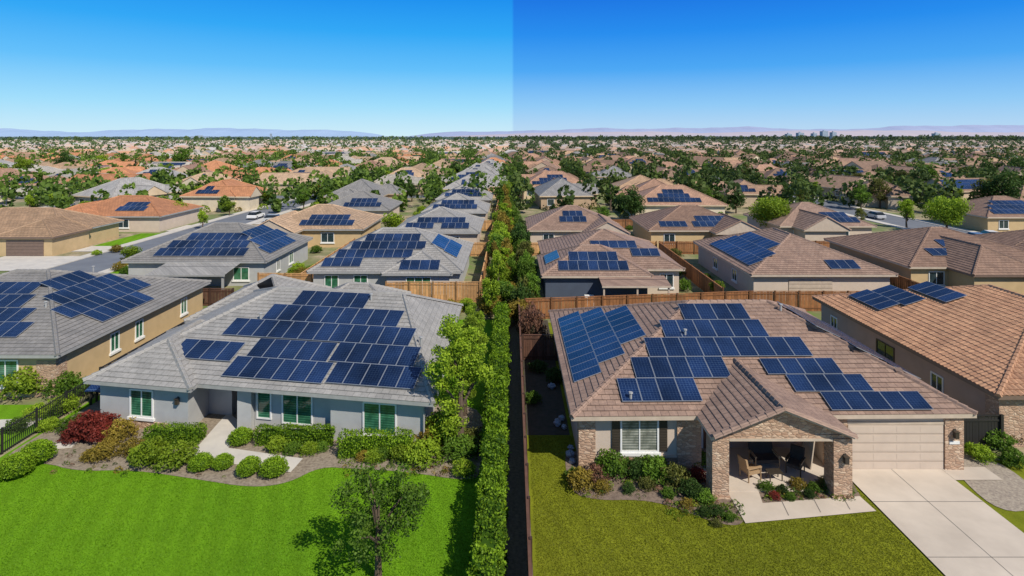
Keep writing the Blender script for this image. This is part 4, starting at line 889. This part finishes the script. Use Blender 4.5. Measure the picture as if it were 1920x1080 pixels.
for c in cols:
    y = 64+R.uniform(0, 8)
    while y < 1800:
        jj = 1.2 if y < 130 else 2.0
        yj = y+R.uniform(-jj, jj); xj = c+R.uniform(-jj, jj); y += R.uniform(17, 19.5) if y < 600 else R.uniform(16.5, 19)
        if min(abs(yj-w_) for w_ in (160, 330)) < 10.5 and c < -20: continue
        if min(abs(yj-w_-11.5) for w_ in (160, 330)) < 10.5 and c > 25: continue
        wx_, wy_ = warp(xj, yj); x2, y2 = warp(xj, yj+1); rr_ = -math.atan2(x2-wx_, 1.0)
        if abs(wx_) > .9*wy_+12: continue
        if any(a-9 < wx_ < b+9 and d-9 < wy_ < e_+9 for a, b, d, e_ in occ): continue
        if R.random() < .05: continue
        spots.append((wy_+abs(wx_)*.1, wx_, wy_, rr_))
spots.sort(); NH = 276
lotrot = [0, 0, math.pi/2, -math.pi/2, math.pi]
treespots = []; fy = {'bright': [], 'mid': [], 'dark': [], 'olive': [], 'rust': []}
for i, (_, x, y, rr_) in enumerate(spots[:NH]):
    k = R.randrange(NT); left = x < 0
    rc = R.choice(['tan','pale','sand','gray','terra','rose','tan','slate','terra'] if left else ['brown','umber','sand','rose','brown','slate','rose','umber'])
    if left and -85 < x < -30 and y < 230: rc = R.choice(['terra', 'terra', 'tan', 'gray', 'pale'])
    if left and x > -20 and y < 260: rc = R.choice(['gray', 'gray', 'pale'])
    wc = R.choice(wallk[:3] if not left else wallk); rot = R.choice(lotrot)+R.uniform(-.12, .12)+rr_
    if x > 60 or x < -90: rot += R.uniform(-.3, .3)
    nm = dict(tan='tan', sand='sandy', gray='gray', slate='slate gray', pale='pale buff', terra='terracotta orange', brown='brown', umber='dark brown', rose='reddish tan')[rc]
    sol = R.random() < ((.45 if left else .65) if y < 200 else .25)
    if left and x > -20 and y < 280: sol = True; rot = rr_
    p = E('house', (x, y, 0), f'suburban house with {nm} tile roof'+(' and solar panels' if sol else ''), 'house', 'houses in the neighbourhood', rot, (R.uniform(.82, 1.05), R.uniform(.82, 1.05), R.uniform(.92, 1.18)))
    O('roof', RM[(k, rc)], p); O('wall', WM[(k, wc)], p)
    if y < 260:
        bs = blocks(k); b0 = bs[0]
        if k == 2: O('garage_door', GD[R.choice('abc')], p, (0, -8.52, 0))
        else:
            b = min(bs, key=lambda q: q[2]); O('garage_door', GD[R.choice('abc')], p, ((b[0]+b[1])/2, b[2]+.48, 0))
            for wx in (b0[0]+2.2, b0[1]-2.2):
                if all(not (q[0]-.4 < wx < q[1]+.4 and q[2] < b0[2]) for q in bs[1:]): O('window', WN, p, (wx, b0[2]+.48, .9))
        O('window', WN, p, (b0[0]+.48, b0[3]-3, .9), -math.pi/2); O('window', WN, p, (b0[1]-.48, b0[3]-3, .9), math.pi/2)
    if sol:
        r_ = (rot+.01) % (2*math.pi); want = {0: 'front', 1: 'left', 2: 'back', 3: 'right'}[int(round(r_/(math.pi/2))) % 4]
        if (k, want) in SA: O('solar_array', SA[(k, want)], p)
    for j in range(2): treespots.append((y, x+R.choice([-10, 10, -9.3])*R.uniform(.95,1.1), y+R.choice([-9.5, 9.5])*R.uniform(.85, 1.1)))
    for j in range(8): a_ = R.uniform(0, 6.28); q_ = R.uniform(10, 12); fy[R.choice(['bright','mid','rust','bright'] if left else ['mid','dark','olive','mid'])].append((x+math.cos(a_)*q_, y+math.sin(a_)*q_*.9, R.uniform(.5, 1.4)))
for k in fy: clumps('yard_shrubs', fy[k], k, 90, 'scattered shrubs filling yards between the houses')
keysL = ['roundA','roundB','brightB','columnA','roundC','coneA','roundA','roundB']; keysR = ['roundC','oliveA','roundA','oliveA','roundC','coneA','roundB','roundA']
treespots = [t for t in treespots if not any(a < t[1] < b and d < t[2] < e_ for a, b, d, e_ in occ[:9])]
treespots.sort(key=lambda t: t[0]*(.7+.6*((t[1]*7.3) % 1)))
for _, x, y in treespots[:max(0, 298-ntree[0])]:
    tree(R.choice(keysL if x < 0 else keysR), x, y, R.uniform(.5, 1.05))
used = ntree[0]
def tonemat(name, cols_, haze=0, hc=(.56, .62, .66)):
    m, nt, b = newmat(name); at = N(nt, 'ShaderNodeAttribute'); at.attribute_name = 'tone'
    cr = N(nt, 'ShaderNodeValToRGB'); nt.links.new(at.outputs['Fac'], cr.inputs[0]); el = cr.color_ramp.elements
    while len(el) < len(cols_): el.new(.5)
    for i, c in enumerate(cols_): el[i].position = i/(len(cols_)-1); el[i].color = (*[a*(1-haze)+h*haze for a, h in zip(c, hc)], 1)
    nt.links.new(cr.outputs[0], b.inputs['Base Color']); b.inputs['Roughness'].default_value = .9; return m
def farhouses(sel, mat):
    Q = []; T_ = []
    for _, x, y, ro in sel:
        w, d = R.uniform(6, 9), R.uniform(5.5, 7)
        if R.random() < .4: w, d = d, w
        ro += R.uniform(-.45, .45); ca, sa_ = math.cos(ro), math.sin(ro); T = lambda p: (x+p[0]*ca-p[1]*sa_, y+p[0]*sa_+p[1]*ca, p[2])
        h, rz = 2.8, R.uniform(5.0, 6.8); rt = R.uniform(0, .8); bl_ = [(-w, w, -d, d, h, rz)]
        if R.random() < .75: a_ = R.choice([-1, 1]); bl_.append((min(a_*1, a_*w*.98), max(a_*1, a_*w*.98), -d-3, 0, h-.04, rz-.9))
        for (x0, x1, y0, y1, h_, z_) in bl_:
            gb = R.random() < .4
            c = [(x0,y0,h_),(x1,y0,h_),(x1,y1,h_),(x0,y1,h_)]; W_, D_ = (x1-x0)/2, (y1-y0)/2; i_ = .02 if gb else min(W_, D_)*.95; xm, ym = (x0+x1)/2, (y0+y1)/2
            if W_ >= D_: r1, r2 = (x0+i_,ym,z_), (x1-i_,ym,z_); qs = [[c[0],c[1],r2,r1],[c[1],c[2],r2,r2],[c[2],c[3],r1,r2],[c[3],c[0],r1,r1]]
            else: r1, r2 = (xm,y0+i_,z_), (xm,y1-i_,z_); qs = [[c[1],c[2],r2,r1],[c[2],c[3],r2,r2],[c[3],c[0],r1,r2],[c[0],c[1],r1,r1]]
            for j, q in enumerate(qs): Q += [T(v) for v in q]; T_.append(1.0 if gb and j in (1, 3) else rt)
            a0, a1, b0, b1 = x0+.5, x1-.5, y0+.5, y1-.5
            for (ax, ay), (bx, by) in (((a0,b0),(a1,b0)),((a1,b0),(a1,b1)),((a0,b1),(a0,b0))): Q += [T((ax,ay,0)),T((bx,by,0)),T((bx,by,h_)),T((ax,ay,h_))]; T_.append(1.0)
    O('distant_houses', quadmesh('distant_houses', np.array(Q), np.array(T_), mat), kind='stuff', label='far tiled roofs of the suburb merging towards the horizon')
rest = spots[NH:]
PL = [(.54,.41,.29),(.36,.25,.19),(.42,.41,.4),(.56,.28,.16),(.44,.32,.23),(.64,.55,.42)]; PR = [(.4,.27,.19),(.28,.19,.14),(.33,.31,.3),(.45,.27,.18),(.36,.24,.175),(.54,.44,.34)]
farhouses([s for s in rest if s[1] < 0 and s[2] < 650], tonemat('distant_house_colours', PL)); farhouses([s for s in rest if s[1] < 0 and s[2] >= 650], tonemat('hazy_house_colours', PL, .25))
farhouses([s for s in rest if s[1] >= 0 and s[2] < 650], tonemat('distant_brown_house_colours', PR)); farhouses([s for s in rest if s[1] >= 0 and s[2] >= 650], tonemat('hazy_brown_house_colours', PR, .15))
SPT = np.array([(s[1], s[2]) for s in spots])
def fartrees(n, y0, y1, rr, hh, nl, ls, mat, name, avoid=9.0, side=0):
    u = rng.random(n); Y = np.sqrt(y0*y0+u*(y1*y1-y0*y0)); X = (rng.random(n)*2-1)*(.92*Y+10); sz = rng.uniform(.5, 1.35, n)
    if side: X = np.abs(X)*side
    keep = np.ones(n, bool)
    if avoid:
        for i in range(n):
            keep[i] = np.min(np.hypot(SPT[:,0]-X[i], SPT[:,1]-Y[i])) > avoid
            if abs(X[i]) < 60 and Y[i] < 125: keep[i] = False
            if -86 < X[i] < -40 and Y[i] < 116: keep[i] = False
    Y, X, sz = Y[keep], X[keep], sz[keep]; n = len(Y)
    d = rdir(n*nl); s = np.repeat(sz, nl); C = np.stack([np.repeat(X, nl)+d[:,0]*rr*s*.8, np.repeat(Y, nl)+d[:,1]*rr*s*.8, (hh*.55+d[:,2]*hh*.42)*s], 1)
    t = np.clip(np.repeat(rng.random(n)*.6, nl)+rng.random(n*nl)*.35+d[:,2]*.15, 0, 1)
    O(name, quadmesh(name, leaves(C, ls, .85), t, mat), kind='stuff', label='mass of far-off trees between suburban roofs')
fm1 = leafmat('far_leaves', (.03, .075, .015), (.19, .29, .04), rb=False); fm1r = leafmat('far_dark_leaves', (.022, .048, .015), (.12, .175, .035), rb=False)
fm2 = leafmat('farther_leaves', (.055, .105, .045), (.19, .27, .085), rb=False); fm2r = leafmat('farther_dark_leaves', (.04, .07, .035), (.13, .18, .065), rb=False); fm3 = leafmat('hazy_leaves', (.08, .135, .125), (.17, .245, .2), rb=False); fm3r = leafmat('hazy_dark_leaves', (.045, .08, .07), (.11, .155, .12), rb=False)  # paler leaf colours farther out, haze put into the green
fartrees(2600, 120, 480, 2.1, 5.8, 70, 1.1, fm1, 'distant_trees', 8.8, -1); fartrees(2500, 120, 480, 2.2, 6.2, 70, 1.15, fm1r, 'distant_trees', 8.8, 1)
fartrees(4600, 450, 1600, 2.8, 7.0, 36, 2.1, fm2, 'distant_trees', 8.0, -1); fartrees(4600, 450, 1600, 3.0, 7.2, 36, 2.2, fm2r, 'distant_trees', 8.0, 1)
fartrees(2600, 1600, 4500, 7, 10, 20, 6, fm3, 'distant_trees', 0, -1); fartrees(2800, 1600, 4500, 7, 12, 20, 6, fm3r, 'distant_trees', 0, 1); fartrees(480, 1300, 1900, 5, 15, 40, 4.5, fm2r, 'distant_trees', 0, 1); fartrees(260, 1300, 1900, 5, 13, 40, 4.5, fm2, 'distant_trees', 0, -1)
def hills(name, y, x0, x1, hmax, mat, seed, zb=0):
    rr = random.Random(seed); n = 160; ph = [rr.uniform(0, 6) for _ in range(6)]; mb = MB(); P = []
    for i in range(n+1):
        t = i/n; x = x0+(x1-x0)*t; h = sum(math.sin(t*fq*math.pi*2+ph[k])*am for k, (fq, am) in enumerate(((1.1,.12),(2.7,.1),(5.3,.06),(11,.035),(23,.018),(47,.01))))
        P.append((x, max(.05, (.68+h))*hmax*min(1, t*6, (1-t)*6)**.6))
    for i in range(n):
        a, b = P[i], P[i+1]
        mb.poly([(a[0],y,0),(b[0],y,0),(b[0],y+900,b[1]*.7),(a[0],y+900,a[1]*.7)]); mb.poly([(a[0],y+900,a[1]*.7),(b[0],y+900,b[1]*.7),(b[0],y+1600,b[1]),(a[0],y+1600,a[1])])
    O(name, mb.mesh(name, [mat]), kind='structure')
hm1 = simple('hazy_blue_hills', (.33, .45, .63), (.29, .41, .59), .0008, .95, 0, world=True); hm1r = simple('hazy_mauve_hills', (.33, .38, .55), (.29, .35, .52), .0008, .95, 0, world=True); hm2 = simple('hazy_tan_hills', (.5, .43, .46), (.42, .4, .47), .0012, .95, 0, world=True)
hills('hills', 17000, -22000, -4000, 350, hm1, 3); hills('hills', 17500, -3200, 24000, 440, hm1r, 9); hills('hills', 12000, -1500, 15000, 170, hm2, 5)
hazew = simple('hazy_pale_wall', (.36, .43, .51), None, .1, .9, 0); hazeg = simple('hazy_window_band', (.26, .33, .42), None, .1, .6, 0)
def tower(x, y, w, d, h, label):
    mb = MB(); mb.box(-w/2, w/2, -d/2, d/2, 0, h, 0); n = max(2, int(h/4))
    for k in range(n): mb.box(-w/2-.15, w/2+.15, -d/2-.15, d/2+.15, h*(k+.3)/n, h*(k+.75)/n, 1)
    mb.box(-w/6, w/6, -d/6, d/6, h, h+4, 0)
    O('office_building', mb.mesh('office_building', [hazew, hazeg]), None, (x, y, 0), 0, label, 'building', 'distant office buildings')
for px, w, hp in ((1500,22,6),(1526,14,5),(1545,22,9),(1562,16,7),(1478,18,4),(1755,20,5)):
    tower((px-960)/F*2300, 2300, w, 22, CAMH+hp*2300/F, 'distant pale office block rising above the trees')
tower((375-960)/F*2300, 2300, 60, 22, CAMH-.5*2300/F, 'long pale low building near the horizon'); tower((508-960)/F*2300, 2300, 6, 6, CAMH+4*2300/F, 'thin distant tower near the horizon')

# ================================================================== light, sky, camera
el = math.radians(44); SXY = (.66, -.75); hn = math.hypot(*SXY)
az = math.atan2(SXY[0], SXY[1])
w = bpy.data.worlds.new('World'); sc.world = w; w.use_nodes = True; nt = w.node_tree; bg = nt.nodes['Background']
sky = N(nt, 'ShaderNodeTexSky', sky_type='NISHITA'); sky.sun_disc = False; sky.sun_elevation = el; sky.sun_rotation = az; sky.ozone_density = 2.0; sky.air_density = 1.0; sky.dust_density = .4
tc = nt.nodes.new('ShaderNodeTexCoord'); sp = N(nt, 'ShaderNodeSeparateXYZ'); nt.links.new(tc.outputs['Generated'], sp.inputs[0])
def skyramp(stops):
    cr = N(nt, 'ShaderNodeValToRGB'); el_ = cr.color_ramp.elements
    while len(el_) < len(stops): el_.new(.5)
    for i, (p_, c) in enumerate(stops): el_[i].position = p_; el_[i].color = (*c, 1)
    nt.links.new(sp.outputs[2], cr.inputs[0]); return cr.outputs[0]
L_ = skyramp([(0, (.6,.82,.93)), (.05, (.33,.7,.95)), (.11, (.105,.5,.94)), (.17, (.015,.37,.9)), (.225, (.001,.27,.85)), (.4, (.05,.17,.48)), (.7, (.1,.17,.3))])
R_ = skyramp([(0, (.5,.69,.88)), (.05, (.26,.57,.91)), (.11, (.055,.37,.89)), (.17, (.006,.25,.84)), (.225, (.0005,.17,.76)), (.4, (.05,.15,.44)), (.7, (.1,.17,.3))])
side = N(nt, 'ShaderNodeMapRange'); side.inputs[1].default_value = -.0005; side.inputs[2].default_value = .0035; nt.links.new(sp.outputs[0], side.inputs[0])
rc_ = mixc(nt, side.outputs[0], L_, R_)
sc_ = N(nt, 'ShaderNodeVectorMath', operation='SCALE'); sc_.inputs['Scale'].default_value = 10.4; nt.links.new(rc_, sc_.inputs[0])
mx = mixc(nt, .94, sky.outputs[0], sc_.outputs[0])
nt.links.new(mx, bg.inputs['Color']); bg.inputs['Strength'].default_value = .1
sl = bpy.data.lights.new('sun', 'SUN'); sl.energy = 5.0; sl.angle = math.radians(.5); sl.color = (1, .925, .81)
so = bpy.data.objects.new('sun', sl); COL.objects.link(so)
d = Vector((SXY[0]/hn*math.cos(el), SXY[1]/hn*math.cos(el), math.sin(el))); so.rotation_euler = d.to_track_quat('Z', 'Y').to_euler()
cam = bpy.data.cameras.new('camera'); co = bpy.data.objects.new('camera', cam); COL.objects.link(co); co.location = (0, 0, CAMH); co.rotation_euler = (math.pi/2, 0, 0)
cam.sensor_width = 36; cam.lens = F/1920*36; cam.shift_y = -285/1920; cam.clip_end = 60000; cam.clip_start = .5; sc.camera = co
sc.view_settings.view_transform = 'Standard'; sc.view_settings.look = 'None'; sc.view_settings.exposure = 0
print('trees', used, 'spots', len(spots), 'shrubs', nshrub[0])
